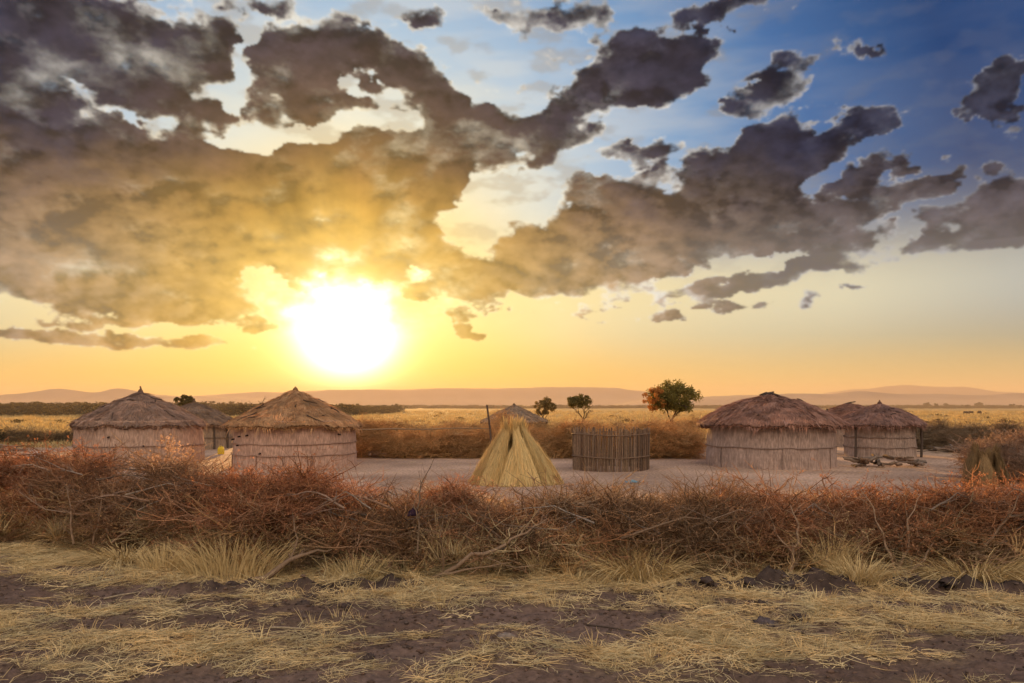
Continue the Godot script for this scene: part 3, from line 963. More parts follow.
func make_huts() -> void:
	hut("round hut with a greyish thatch, tall tied tip and one rod halfway round its wall", Vector3(-15.6, 0, -33.6), 2.46, 2.6, 1.42, 2.93, {seed = 1, mud = Color(0.6, 0.42, 0.32), thatch = Color(0.36, 0.235, 0.17), rods = [0.72], crack_poles = 9, hole_stubs = 2, tip = 0.22, bow = 0.07, sticks = 7})
	hut("thatched hut half hidden behind the hut with the tall tied tip", Vector3(-17.4, 0, -43.8), 2.0, 2.31, 1.2, 2.52, {seed = 2, mud = Color(0.42, 0.31, 0.22), thatch = Color(0.28, 0.19, 0.13), rods = [0.6], posts = [15, 40, 140], tip = 0.1, straws = 0.6})
	hut("round hut with pale daubed wall, two rods round it, steep brown thatch with sticks", Vector3(-8.5, 0, -31.4), 2.3, 2.6, 1.46, 2.97, {seed = 3, mud = Color(0.68, 0.45, 0.34), thatch = Color(0.52, 0.3, 0.15), rods = [0.5, 0.92], crack_poles = 5, hole_stubs = 6, tip = 0.11, daub = 0.25, bow = 0.03, sticks = 12})  # golden haze over this hut is put into the orange of its thatch
	hut("distant thatched hut whose roof rises behind the brush hedge and reed stook", Vector3(0.14, 0, -55.0), 1.85, 2.35, 1.05, 2.36, {seed = 4, mud = Color(0.42, 0.31, 0.22), thatch = Color(0.34, 0.24, 0.16), tip = 0.08, straws = 0.6, bow = 0.02})
	hut("wide hut with a rounded reddish thatch topped by crossed sticks", Vector3(10.17, 0, -31.55), 2.4, 2.82, 1.52, 2.8, {seed = 5, mud = Color(0.55, 0.41, 0.34), thatch = Color(0.36, 0.2, 0.145), rods = [0.78], crack_poles = 3, cap_sticks = 4, bow = 0.15, sticks = 3})
	hut("thatched hut showing only its roof between the wide hut and the small one", Vector3(19.4, 0, -46.0), 1.75, 2.1, 1.3, 2.46, {seed = 6, mud = Color(0.42, 0.31, 0.24), thatch = Color(0.32, 0.17, 0.12), cap_sticks = 2, straws = 0.6, bow = 0.16})
	hut("small hut with a post under its thatch behind the pile of logs", Vector3(17.0, 0, -37.0), 1.48, 1.94, 1.36, 2.44, {seed = 7, mud = Color(0.5, 0.38, 0.31), thatch = Color(0.32, 0.19, 0.15), rods = [0.45, 0.9], posts = [150, 30], tip = 0.14, bow = 0.12, sticks = 3})
# ------------------------------------------------------------------ brush: the fence in front, hedges, branches
func fence_top(x: float) -> float:
	var k := [[-30.0, 1.5], [-7.7, 1.42], [-4.7, 1.32], [-2.4, 1.26], [-1.2, 1.06], [-0.2, 0.92], [2.6, 0.92], [4.6, 1.02], [7.7, 1.08], [30.0, 1.1]]
	for q in range(1, k.size()):
		if x <= k[q][0]:
			return lerpf(k[q - 1][1], k[q][1], (x - k[q - 1][0]) / (k[q][0] - k[q - 1][0]))
	return 1.2

func branch(r: RandomNumberGenerator, pts: PackedVector3Array, r0: float, forks: int, col: Color) -> ArrayMesh:
	var b := MB.new()
	var rad := PackedFloat32Array()
	# the line is refined and given small crooks
	var fine := PackedVector3Array()
	for k in pts.size() - 1:
		for q in 3:
			fine.append(pts[k].lerp(pts[k + 1], q / 3.0) + (unit(r) * r0 * 0.9 if k + q > 0 else Vector3.ZERO))
	fine.append(pts[-1])
	for k in fine.size(): rad.append(r0 * (1.0 - 0.8 * k / (fine.size() - 1.0)))
	b.tube(fine, rad, 6, col)
	var total := (pts[-1] - pts[0]).length()
	for k in forks:
		var at := r.randi_range(1, fine.size() - 2)
		var dir := (fine[at + 1] - fine[at]).normalized()
		var d := (dir + unit(r) * 0.75).normalized()
		var p := fine[at]
		var l := total * r.randf_range(0.15, 0.4)
		var q := PackedVector3Array([p])
		for z in 4:
			d = (d + unit(r) * 0.25).normalized()
			p += d * l / 4.0
			q.append(p)
		var rr := rad[at] * 0.6
		b.tube(q, PackedFloat32Array([rr, rr * 0.8, rr * 0.6, rr * 0.45, rr * 0.2]), 4, col)
		for z in 3:
			var e := (d + unit(r) * 0.8).normalized()
			var o := q[r.randi_range(1, 4)]
			b.tube(PackedVector3Array([o, o + e * l * 0.2 + unit(r) * l * 0.03, o + e * l * 0.42]), PackedFloat32Array([rr * 0.45, rr * 0.3, rr * 0.1]), 3, col)
	return b.done()

func make_fence() -> void:
	var r := rng(200)
	var t := thing("brush_fence", "long fence of piled reddish thorn brush running across in front of the huts", "fence")
	var red := Color(0.5, 0.235, 0.12)
	var brown := Color(0.37, 0.235, 0.135)
	var dry := Color(0.62, 0.46, 0.24)
	var P := {}
	var C := {}
	for k in ["twig", "leafy", "tuft"]:
		P[k] = [[], [], [], []]
		C[k] = [[], [], [], []]
	var nz := FastNoiseLite.new()
	nz.seed = 9; nz.frequency = 0.35; nz.fractal_octaves = 3
	for k in 3300:
		var x := r.randf_range(-12.5, 12.5)
		var f := fence_front(x)
		var top := fence_top(x) * (1.0 + 0.5 * nz.get_noise_2d(x * 2.5, 3.0)) - 0.14
		var w := 1.25
		var g := r.randf()                      # front to back
		var dome := pow(sin(PI * clampf(0.1 + g * 0.8, 0, 1)), 0.55)
		var y := r.randf() * top * dome
		if r.randf() < 0.45: y = top * dome * r.randf_range(0.8, 1.0)
		var d := f + 0.15 + g * w + y * 0.12
		if y > top * 0.45 and nz.get_noise_2d(x * 3.5 + 60.0, y * 5.0) < -0.16: continue
		var kind := "twig"
		var mix := nz.get_noise_2d(x, y * 1.5 + 20.0)
		var redness := clampf(smoothstep(1.0, -3.0, x) * 0.6 + 0.3 + mix * 1.6, 0.0, 1.0) * smoothstep(0.1, 0.6, y / top)
		if x > 3.2: redness = maxf(redness, smoothstep(0.3, 0.8, y / top) * 0.75)
		var pick := r.randf()
		if pick < 0.25 + 0.5 * redness: kind = "leafy"
		if g < 0.4 and y < top * 0.5 and r.randf() < 0.3 + mix * 0.6: kind = "tuft"
		var col := brown.lerp(red, redness)
		if kind == "twig": col = brown.lerp(red, redness * 0.8)
		if kind != "tuft" and y < top * 0.55 and r.randf() < 0.5: col = col.lerp(dry, r.randf_range(0.2, 0.9))
		var v := r.randi() % 4
		var bs := Basis(Vector3.UP, r.randf() * TAU)
		if kind == "tuft":
			col = dry
			bs = bs.rotated(Vector3(r.randf_range(-1, 1), 0, r.randf_range(-1, 1)).normalized(), r.randf_range(0.0, 1.3)).scaled(Vector3.ONE * r.randf_range(0.8, 1.3))
			y *= 0.7
			d = f + r.randf_range(0.0, 0.5)
		else:
			bs = bs.rotated(Vector3(r.randf_range(-1, 1), 0, r.randf_range(-1, 1)).normalized(), r.randf_range(-0.5, 0.5)).scaled(Vector3(1.1, 0.8, 1.0) * r.randf_range(0.45, 1.35))
		P[kind][v].append(Transform3D(bs, Vector3(x, y + height_at(x, d), -d)))
		C[kind][v].append(tint(r, col, 0.45))
	for v in 4:
		many("thorn_twigs", K.twig[v], M.twig, P.twig[v], C.twig[v], t)
		many("dry_leafy_twigs", K.leafy[v], M.leaf, P.leafy[v], C.leafy[v], t)
		many("dry_grass", K.tuft[v], M.straw, P.tuft[v], C.tuft[v], t)
	# limbs that can be told apart: foot, bend, tip (x, y, d), thickness, forks
	var grey := Color(0.42, 0.29, 0.19)
	for a in [
		[[-1.15, 0.0, 10.85], [-0.55, 0.36, 10.75], [-0.1, 0.48, 10.8], [0.2, 0.66, 11.0], [0.5, 0.8, 11.2], 0.036, 5, 0.9],
		[[-0.98, 0.1, 10.8], [-0.45, 0.2, 10.7], [0.0, 0.28, 10.7], 0.02, 4, 0.9],
		[[-1.3, 0.35, 11.0], [-1.28, 0.75, 11.1], [-1.38, 1.0, 11.2], [-1.2, 1.4, 11.3], 0.016, 5, 0.7],
		[[-1.35, 0.9, 11.4], [-1.3, 1.25, 11.5], [-1.12, 1.62, 11.5], 0.014, 4, 0.6],
		[[3.78, 0.0, 10.9], [3.84, 0.32, 10.95], [3.95, 0.62, 11.0], [3.86, 1.0, 11.1], 0.034, 6, 1.1],
		[[3.84, 0.34, 10.95], [3.65, 0.6, 11.0], [3.52, 0.95, 11.1], 0.018, 4, 1.0],
		[[5.25, 0.05, 10.95], [5.15, 0.45, 11.0], [5.0, 0.95, 11.1], [4.85, 1.25, 11.2], 0.022, 5, 1.1],
		[[5.25, 0.05, 10.97], [5.45, 0.4, 11.0], [5.5, 0.8, 11.1], [5.75, 1.2, 11.2], 0.02, 5, 1.1],
		[[5.3, 0.05, 10.9], [5.62, 0.26, 10.9], [5.8, 0.5, 11.0], 0.03, 3, 0.8],
		[[-3.45, 0.03, 10.75], [-3.1, 0.2, 10.8], [-2.8, 0.34, 10.95], [-2.5, 0.38, 11.1], 0.05, 3, 0.75],
		[[-3.05, 0.2, 10.9], [-2.95, 0.55, 10.95], [-3.05, 0.9, 11.1], 0.018, 4, 0.8],
		[[-6.9, 0.2, 12.6], [-6.95, 0.65, 12.6], [-7.05, 1.1, 12.7], 0.02, 5, 1.0],
		[[-6.6, 0.2, 12.6], [-6.5, 0.6, 12.6], [-6.5, 1.05, 12.7], 0.018, 5, 1.0],
		[[-6.2, 0.25, 12.4], [-5.8, 0.6, 12.4], [-5.3, 0.85, 12.5], 0.02, 4, 1.0],
		[[-5.0, 0.15, 11.7], [-4.4, 0.5, 11.7], [-3.9, 0.65, 11.7], 0.02, 5, 0.8],
		[[1.5, 0.55, 11.0], [2.4, 0.82, 11.1], [3.2, 0.78, 11.2], 0.018, 6, 0.7],
		[[6.6, 0.4, 11.2], [7.0, 0.8, 11.3], [7.3, 1.2, 11.4], 0.02, 5, 0.8]]:
		var pts := PackedVector3Array()
		for p in a.slice(0, a.size() - 3): pts.append(Vector3(p[0], p[1], -p[2]))
		obj("branch", branch(r, pts, a[-3], a[-2], grey * a[-1]), M.wood, t)
	for k in 150:
		var x := r.randf_range(-10.5, 10.5)
		var f := fence_front(x)
		var top := fence_top(x)
		var d := f + r.randf_range(0.0, 1.3)
		var y := r.randf_range(0.35, 0.9) * top
		var run := r.randf_range(0.5, 1.5) * (1 if r.randf() < 0.5 else -1)
		var pts := PackedVector3Array([Vector3(x, y, -d), Vector3(x + run * 0.5, y + r.randf_range(0.05, 0.25), -d - r.randf_range(-0.1, 0.3)), Vector3(x + run, minf(y + r.randf_range(-0.15, 0.4), top + 0.16), -d - r.randf_range(-0.2, 0.5))])
		obj("branch", branch(r, pts, r.randf_range(0.007, 0.02), 5, tint(r, Color(0.3, 0.19, 0.13).lerp(Color(0.36, 0.3, 0.24), r.randf()), 0.45)), M.wood, t)

	for k in 70:
		var x := r.randf_range(-10.5, 10.5)
		var d := fence_front(x) + r.randf_range(0.3, 1.1)
		var y := fence_top(x) * r.randf_range(0.5, 0.8)
		var up := r.randf_range(0.3, 0.62)
		var lean := r.randf_range(-0.35, 0.35)
		var pts := PackedVector3Array([Vector3(x, y, -d), Vector3(x + lean * 0.4, y + up * 0.5, -d + r.randf_range(-0.1, 0.1)), Vector3(x + lean, y + up, -d + r.randf_range(-0.15, 0.15))])
		obj("branch", branch(r, pts, r.randf_range(0.006, 0.012), 7, tint(r, Color(0.42, 0.24, 0.13), 0.35)), M.wood, t)

func hedge(label: String, at: Vector3, from: Vector2, to: Vector2, tall: float, wide: float, count: int, col: Color, s: int) -> void:
	# a dead hedge of heaped brush between two points (x, d)
	var r := rng(s)
	var t := thing("brush_hedge", label, "hedge", at)
	var nz := FastNoiseLite.new()
	nz.seed = s; nz.frequency = 0.3
	var P := [[], [], [], []]
	var C := [[], [], [], []]
	var Q := [[], [], [], []]
	var D := [[], [], [], []]
	for k in count:
		var g := r.randf()
		var p := from.lerp(to, g)
		var w := r.randf_range(-1, 1)
		var top := tall * (0.9 + 1.0 * nz.get_noise_2d(p.x * 3.0, p.y)) * (1.0 - 0.45 * w * w)
		var y := r.randf() * top * 0.85
		if r.randf() < 0.4: y = top * r.randf_range(0.72, 0.9)
		var bs := Basis(Vector3.UP, r.randf() * TAU).rotated(Vector3.RIGHT, r.randf_range(-0.5, 0.5)).scaled(Vector3(1.5, 1.0, 1.4) * r.randf_range(0.7, 1.3))
		var tr := Transform3D(bs, Vector3(p.x, y, -p.y - w * wide * 0.5) - at)
		var v := r.randi() % 4
		if r.randf() < 0.35:
			P[v].append(tr); C[v].append(tint(r, col, 0.35))
		else:
			Q[v].append(tr); D[v].append(tint(r, col, 0.35))
	for v in 4:
		many("thorn_twigs", K.twig[v], M.twig, P[v], C[v], t)
		many("dry_leafy_twigs", K.leafy[v], M.leaf, Q[v], D[v], t)

func make_hedges() -> void:
	hedge("brush hedge along the far side of the yard behind the reed stook", Vector3(0.4, 0, -36.0), Vector2(-7.2, 36.2), Vector2(8.2, 36.0), 1.3, 1.6, 800, Color(0.58, 0.34, 0.15), 301)
	hedge("taller ragged hedge behind the yard hedge and before the far roof", Vector3(0.0, 0, -46.0), Vector2(-8.5, 45.0), Vector2(11.0, 47.0), 1.35, 2.4, 620, Color(0.6, 0.38, 0.18), 302)
	hedge("low brush hedge on the dry grass right of the small hut", Vector3(24.0, 0, -43.0), Vector2(21.0, 43.0), Vector2(28.5, 42.0), 1.1, 1.5, 420, Color(0.34, 0.25, 0.16), 303)
	hedge("brush heap at the end of the yard beside the leaning brown sheaf", Vector3(15.6, 0, -25.5), Vector2(14.8, 25.0), Vector2(19.5, 27.0), 1.15, 1.6, 420, Color(0.38, 0.25, 0.17), 304)
	hedge("low line of dead brush on the dry grass left of the greyish hut", Vector3(-29.0, 0, -48.5), Vector2(-34.0, 48.0), Vector2(-24.5, 49.0), 0.7, 1.2, 170, Color(0.3, 0.22, 0.13), 305)

# ------------------------------------------------------------------ things in the yard
func make_stook(label: String, at: Vector3, foot: float, tall: float, count: int, col: Color, s: int, squash := 0.8) -> void:
	# sheaves of reeds set up against one another
	var r := rng(s)
	var t := thing("reed_stook", label, "stook", at)
	for k in count:
		var a := TAU * (k + 0.5) / count + r.randf_range(-0.14, 0.14)
		var e := Vector3(cos(a), 0, sin(a) * squash)
		var side := Vector3(-sin(a), 0, cos(a))
		var h := tall * r.randf_range(0.78, 1.0)
		var wid := TAU * foot / count * r.randf_range(0.44, 0.57)
		var spot := Vector3(cos(a), 0, sin(a)) * r.randf_range(0.08, 0.3) + Vector3(r.randf_range(-0.12, 0.12), 0, 0)
		var b := MB.new()
		var base := tint(r, col, 0.14)
		# the packed body of the sheaf, thick below and pinched where it is tied
		var rows := []
		var cols := []
		for j in 9:
			var f := j / 8.0
			var row := PackedVector3Array()
			var cc := PackedColorArray()
			var ctr := (e * foot * 0.84).lerp(spot, pow(f, 0.9)) + Vector3(0, h * 0.9 * f, 0) + e * 0.1 * sin(PI * f)
			for q in 12:
				var z := TAU * q / 12
				var rr := lerpf(wid, 0.05, pow(f, 1.3)) * (0.8 + 0.12 * r.randf())
				row.append(ctr + side * cos(z) * rr + e.normalized() * sin(z) * rr * 0.9)
				cc.append(tint(r, base * 0.85, 0.15))
			rows.append(row); cols.append(cc)
		b.sheet(rows, cols, true)
		# stalks on the body, feathery tips spraying out above
		for q in 950:
			var z := r.randf() * TAU
			var f0 := r.randf_range(-0.02, 0.04) if q % 2 == 0 else r.randf_range(0.0, 0.8)
			var f1 := minf(f0 + r.randf_range(0.2, 0.45), 1.0)
			var pts := PackedVector3Array()
			for g in [f0, (f0 + f1) * 0.5, f1]:
				var ctr := (e * foot * 0.84).lerp(spot, pow(maxf(g, 0.0), 0.9)) + Vector3(0, h * 0.9 * g, 0) + e * 0.1 * sin(PI * clampf(g, 0, 1))
				var rr := lerpf(wid, 0.05, pow(maxf(g, 0.0), 1.3)) * r.randf_range(0.86, 1.08)
				pts.append(ctr + side * cos(z) * rr + e.normalized() * sin(z) * rr * 0.9)
				z += r.randf_range(-0.1, 0.1)
			if q % 2: pts[2] += e * r.randf_range(0.0, 0.14) + unit(r) * 0.07
			b.blade(pts, side.rotated(e.normalized(), r.randf_range(-0.9, 0.9)), r.randf_range(0.009, 0.018), tint(r, base, 0.35), tint(r, base * 1.12, 0.2))
		for q in 90:
			var p0 := spot + Vector3(r.randfn(0, 0.03), h * r.randf_range(0.7, 0.88), r.randfn(0, 0.03))
			var ti := p0 + Vector3(r.randfn(0, 0.05), h * r.randf_range(0.1, 0.24), r.randfn(0, 0.05)) + spot * 0.25
			b.blade(PackedVector3Array([p0, p0.lerp(ti, 0.5), ti]), unit(r), 0.03, tint(r, base, 0.25), tint(r, base, 0.25))
		obj("sheaf", b.done(), M.straw, t)

func make_yard() -> void:
	make_stook("tall straw-yellow stook of leaning reed sheaves standing in the yard", Vector3(0.12, 0, -24.3), 1.36, 1.95, 12, Color(0.68, 0.5, 0.22), 401)
	make_stook("small brown stook of reeds beside the brush heap at the yard end", Vector3(13.95, 0, -23.6), 0.42, 1.3, 5, Color(0.32, 0.22, 0.11), 402)
	# the round pen of upright sticks
	var r := rng(410)
	var pen := thing("stick_pen", "round pen of upright crooked sticks between the stook and the wide hut", "pen", Vector3(3.65, 0, -29.6))
	var sticks := []
	for k in 8:
		var b := MB.new()
		var pts := PackedVector3Array()
		var rad := PackedFloat32Array()
		var w := Vector3.ZERO
		for q in 6:
			w += Vector3(r.randf_range(-1, 1), 0, r.randf_range(-1, 1)) * 0.014
			pts.append(w + Vector3(0, -0.1 + q * 0.33, 0))
			rad.append(0.034 - q * 0.0025 + r.randf_range(-0.003, 0.003))
		b.tube(pts, rad, 6, Color(1, 1, 1))
		sticks.append(b.done())
	var barks := []
	for k in 4:
		barks.append(textured(mat(0.9, 0.0, [Color(0.3, 0.21, 0.14), Color(0.23, 0.15, 0.1), Color(0.36, 0.25, 0.17), Color(0.18, 0.125, 0.09)][k]), M.wood.albedo_texture, Vector3(2, 2, 2)))
	for k in 118:
		var a := TAU * k / 118.0 + r.randf_range(-0.012, 0.012)
		var o := obj("stick", sticks[r.randi() % 8], barks[r.randi() % 4], pen)
		o.position = Vector3(cos(a), 0, sin(a)) * (1.36 + r.randf_range(-0.03, 0.03))
		o.rotation = Vector3(r.randf_range(-0.035, 0.035), r.randf() * TAU, r.randf_range(-0.035, 0.035))
		o.scale = Vector3(1, r.randf_range(0.88, 1.0), 1)
	for h in [1.3, 0.5]:
		var b := MB.new()
		var pts := PackedVector3Array()
		var rad := PackedFloat32Array()
		for q in 49:
			var a := TAU * q / 48.0
			pts.append(Vector3(cos(a) * 1.43, h + sin(a * 3.0) * 0.02, sin(a) * 1.43))
			rad.append(0.022)
		b.tube(pts, rad, 6, Color(0.26, 0.18, 0.12))
		obj("binding_rod", b.done(), M.wood, pen)
	# leaning post and the long rail it carries
	var b := MB.new()
	b.tube(PackedVector3Array([Vector3(0.06, -0.2, 0), Vector3(0.03, 0.6, 0), Vector3(-0.03, 1.4, 0), Vector3(-0.16, 2.36, 0)]), PackedFloat32Array([0.055, 0.05, 0.045, 0.04]), 8, Color(0.15, 0.105, 0.075))
	var post := obj("fence_post", b.done(), M.wood)
	post.position = Vector3(-0.92, 0, -34.4)
	tag(post, "tall thin post leaning in front of the yard hedge", "post")
	b = MB.new()
	b.tube(PackedVector3Array([Vector3(-2.9, -0.02, 0), Vector3(-1.4, 0.03, 0.05), Vector3(0, 0, 0), Vector3(1.5, 0.06, 0.03), Vector3(2.9, 0.04, 0)]), PackedFloat32Array([0.03, 0.028, 0.026, 0.024, 0.02]), 6, Color(0.36, 0.26, 0.16))
	var rail := obj("fence_rail", b.done(), M.wood)
	rail.position = Vector3(-3.85, 1.3, -34.55)
	tag(rail, "long pale pole lying level along the yard hedge to the leaning post", "rail")
	b = MB.new()
	b.tube(PackedVector3Array([Vector3(0, -0.2, 0), Vector3(0.02, 1.0, 0), Vector3(0, 2.15, 0)]), PackedFloat32Array([0.06, 0.055, 0.045]), 8, Color(0.12, 0.09, 0.07))
	var post2 := obj("fence_post", b.done(), M.wood)
	post2.position = Vector3(16.55, 0, -42.0)
	tag(post2, "short dark post top seen between the wide hut and the roof behind", "post")
	# log and firewood piles
	wood_pile("pile of split logs and roots lying before the small hut", Vector3(14.3, 0, -30.6), 2.0, 0.34, 34, 420, "log_pile", 0.06)
	wood_pile("heap of long branches for firewood left of the greyish hut", Vector3(-21.2, 0, -33.5), 1.5, 0.62, 34, 421, "firewood_pile", 0.03)
	wood_pile("stack of poles lying before the low brush hedge", Vector3(22.0, 0, -39.5), 1.9, 0.3, 22, 422, "pole_stack", 0.045)
	wood_pile("few poles lying flat on the ground by the greyish hut", Vector3(-18.9, 0, -32.2), 1.1, 0.08, 6, 423, "pole_stack", 0.04)
	# yellow container: body, neck, handle
	var can := thing("water_container", "small yellow plastic water container standing between two huts", "container", Vector3(-13.9, 0, -38.2))
	b = MB.new()
	var rows := []
	var cols := []
	for j in 8:
		var y: float = [0.0, 0.0, 0.02, 0.12, 0.24, 0.3, 0.335, 0.345][j]
		var k: float = [0.02, 0.85, 1.0, 1.0, 1.0, 0.9, 0.6, 0.02][j]
		var row := PackedVector3Array()
		var cc := PackedColorArray()
		for q in 16:
			var a := TAU * q / 16.0
			row.append(Vector3(signf(cos(a)) * pow(absf(cos(a)), 0.5) * 0.15 * k, y, signf(sin(a)) * pow(absf(sin(a)), 0.5) * 0.1 * k))
			cc.append(Color(0.72, 0.52, 0.05))
		rows.append(row); cols.append(cc)
	b.sheet(rows, cols, true)
	for k in b.n.size():
		if b.n[k].dot(b.v[k] - Vector3(0, 0.17, 0)) < 0: b.n[k] = -b.n[k]
	obj("body", b.done(), M.plastic, can)
	b = MB.new()
	b.tube(PackedVector3Array([Vector3(0.08, 0.31, 0), Vector3(0.1, 0.38, 0)]), PackedFloat32Array([0.035, 0.03]), 8, Color(0.72, 0.52, 0.05))
	obj("neck", b.done(), M.plastic, can)
	b = MB.new()
	b.tube(PackedVector3Array([Vector3(-0.1, 0.31, 0), Vector3(-0.07, 0.39, 0), Vector3(0.02, 0.39, 0), Vector3(0.05, 0.32, 0)]), PackedFloat32Array([0.016, 0.016, 0.016, 0.016]), 6, Color(0.72, 0.52, 0.05))
	obj("handle", b.done(), M.plastic, can)
	# rags
	rag("white_cloth", "crumpled white cloth lying beside the firewood heap", Vector3(-20.6, 0.02, -34.6), 0.34, 0.3, Color(0.75, 0.7, 0.66), 431)
	rag("blue_cloth", "small pale blue rag lying on the yard beside the stick pen", Vector3(3.65, 0.02, -24.3), 0.18, 0.08, Color(0.2, 0.31, 0.37), 432)
	rag("dark_cloth", "dark purple rag caught in the top of the thorn fence", Vector3(-1.38, 0.84, -11.2), 0.075, 0.11, Color(0.05, 0.03, 0.05), 433)

func wood_pile(label: String, at: Vector3, wide: float, tall: float, count: int, s: int, called: String, thick: float) -> void:
	var r := rng(s)
	var t := thing(called, label, "wood pile", at)
	for k in count:
		var g := float(k) / count
		var y := thick + g * tall
		var spread := wide * (1.0 - 0.6 * g)
		var a := r.randf_range(-0.6, 0.6) + (PI if r.randf() < 0.5 else 0.0)
		if r.randf() < 0.3: a += PI / 2
		var ln := r.randf_range(0.35, 0.8) if thick > 0.05 else r.randf_range(0.7, 1.7)
		var e := Vector3(cos(a), r.randf_range(-0.08, 0.16), sin(a)).normalized() * ln * 0.5
		var c := Vector3(r.randf_range(-spread, spread), y, r.randf_range(-0.4, 0.4))
		if c.y - absf(e.y) < 0.0: c.y = absf(e.y) + thick * 0.5
		var rr := thick * r.randf_range(0.5, 1.2)
		var b := MB.new()
		b.tube(PackedVector3Array([c - e, c - e * 0.3 + unit(r) * rr, c + e * 0.4 + unit(r) * rr, c + e]), PackedFloat32Array([rr, rr * 1.05, rr * 0.9, rr * 0.7]), 7, tint(r, Color(0.26, 0.19, 0.14), 0.4))
		obj("log" if thick > 0.05 else "pole", b.done(), M.wood, t)

func lump(r: RandomNumberGenerator, s: int, size: Vector3, rough: float, col: Color, ny := 9, nx := 14) -> ArrayMesh:
	var f := FastNoiseLite.new()
	f.seed = s
	f.frequency = 1.3
	f.fractal_octaves = 3
	var rows := []
	var cols := []
	for j in ny:
		var row := PackedVector3Array()
		var cc := PackedColorArray()
		var e := -PI / 2 + PI * j / (ny - 1.0)
		for i in nx:
			var a := TAU * i / nx
			var d := Vector3(cos(a) * cos(e), sin(e), sin(a) * cos(e))
			d *= 1.0 + rough * f.get_noise_3d(d.x * 1.5, d.y * 1.5, d.z * 1.5)
			row.append(d * size)
			cc.append(tint(r, col, 0.15))
		rows.append(row); cols.append(cc)
	var b := MB.new()
	b.sheet(rows, cols, true)
	for k in b.n.size():
		if b.n[k].dot(b.v[k]) < 0: b.n[k] = -b.n[k]
		if b.n[k].length() < 0.5: b.n[k] = b.v[k].normalized()
	return b.done()

func rag(called: String, label: String, at: Vector3, wide: float, tall: float, col: Color, s: int) -> void:
	var r := rng(s)
	var f := FastNoiseLite.new()
	f.seed = s; f.frequency = 2.0
	var rows := []
	var cols := []
	for j in 15:
		var row := PackedVector3Array()
		var cc := PackedColorArray()
		for i in 15:
			var u := i / 7.0 - 1.0
			var w := j / 7.0 - 1.0
			var q := sqrt(u * u + w * w)
			var rr := 1.0 + 0.5 * f.get_noise_2d(u * 2.0 + 5.0, w * 2.0)
			row.append(Vector3(u * wide * rr, maxf(0.0, tall * (1.0 - q * 0.9) + tall * 0.9 * f.get_noise_2d(u * 1.4, w * 1.4 + 9.0)), w * wide * rr * 0.8))
			cc.append(tint(r, col, 0.06))
		rows.append(row); cols.append(cc)
	var b := MB.new()
	b.sheet(rows, cols)
	for k in b.n.size():
		if b.n[k].y < 0: b.n[k] = -b.n[k]
	var o := obj(called, b.done(), M.cloth)
	o.position = at
	tag(o, label, "cloth")

# ------------------------------------------------------------------ trees, animals, far scrub
func tree(label: String, at: Vector3, tall: float, crown: Vector3, leaf: float, clumps: int, col: Color, s: int, group := "") -> Node3D:
	var t := thing("tree", label, "tree", at, 0.0, group)
	obj("trunk", limbs(s, tall, 0.85, tall * 0.032, 3, Color(0.11, 0.08, 0.06), 0.36), M.wood, t)
	var m := M.leaf as StandardMaterial3D
	var mm := m.duplicate() as StandardMaterial3D
	mm.albedo_color = col.linear_to_srgb()
	var o := obj("crown", leaf_ball(s + 1, clumps, 60, crown, leaf, 0.35), mm, t)
	o.position = Vector3(0, tall - crown.y, 0)
	return t

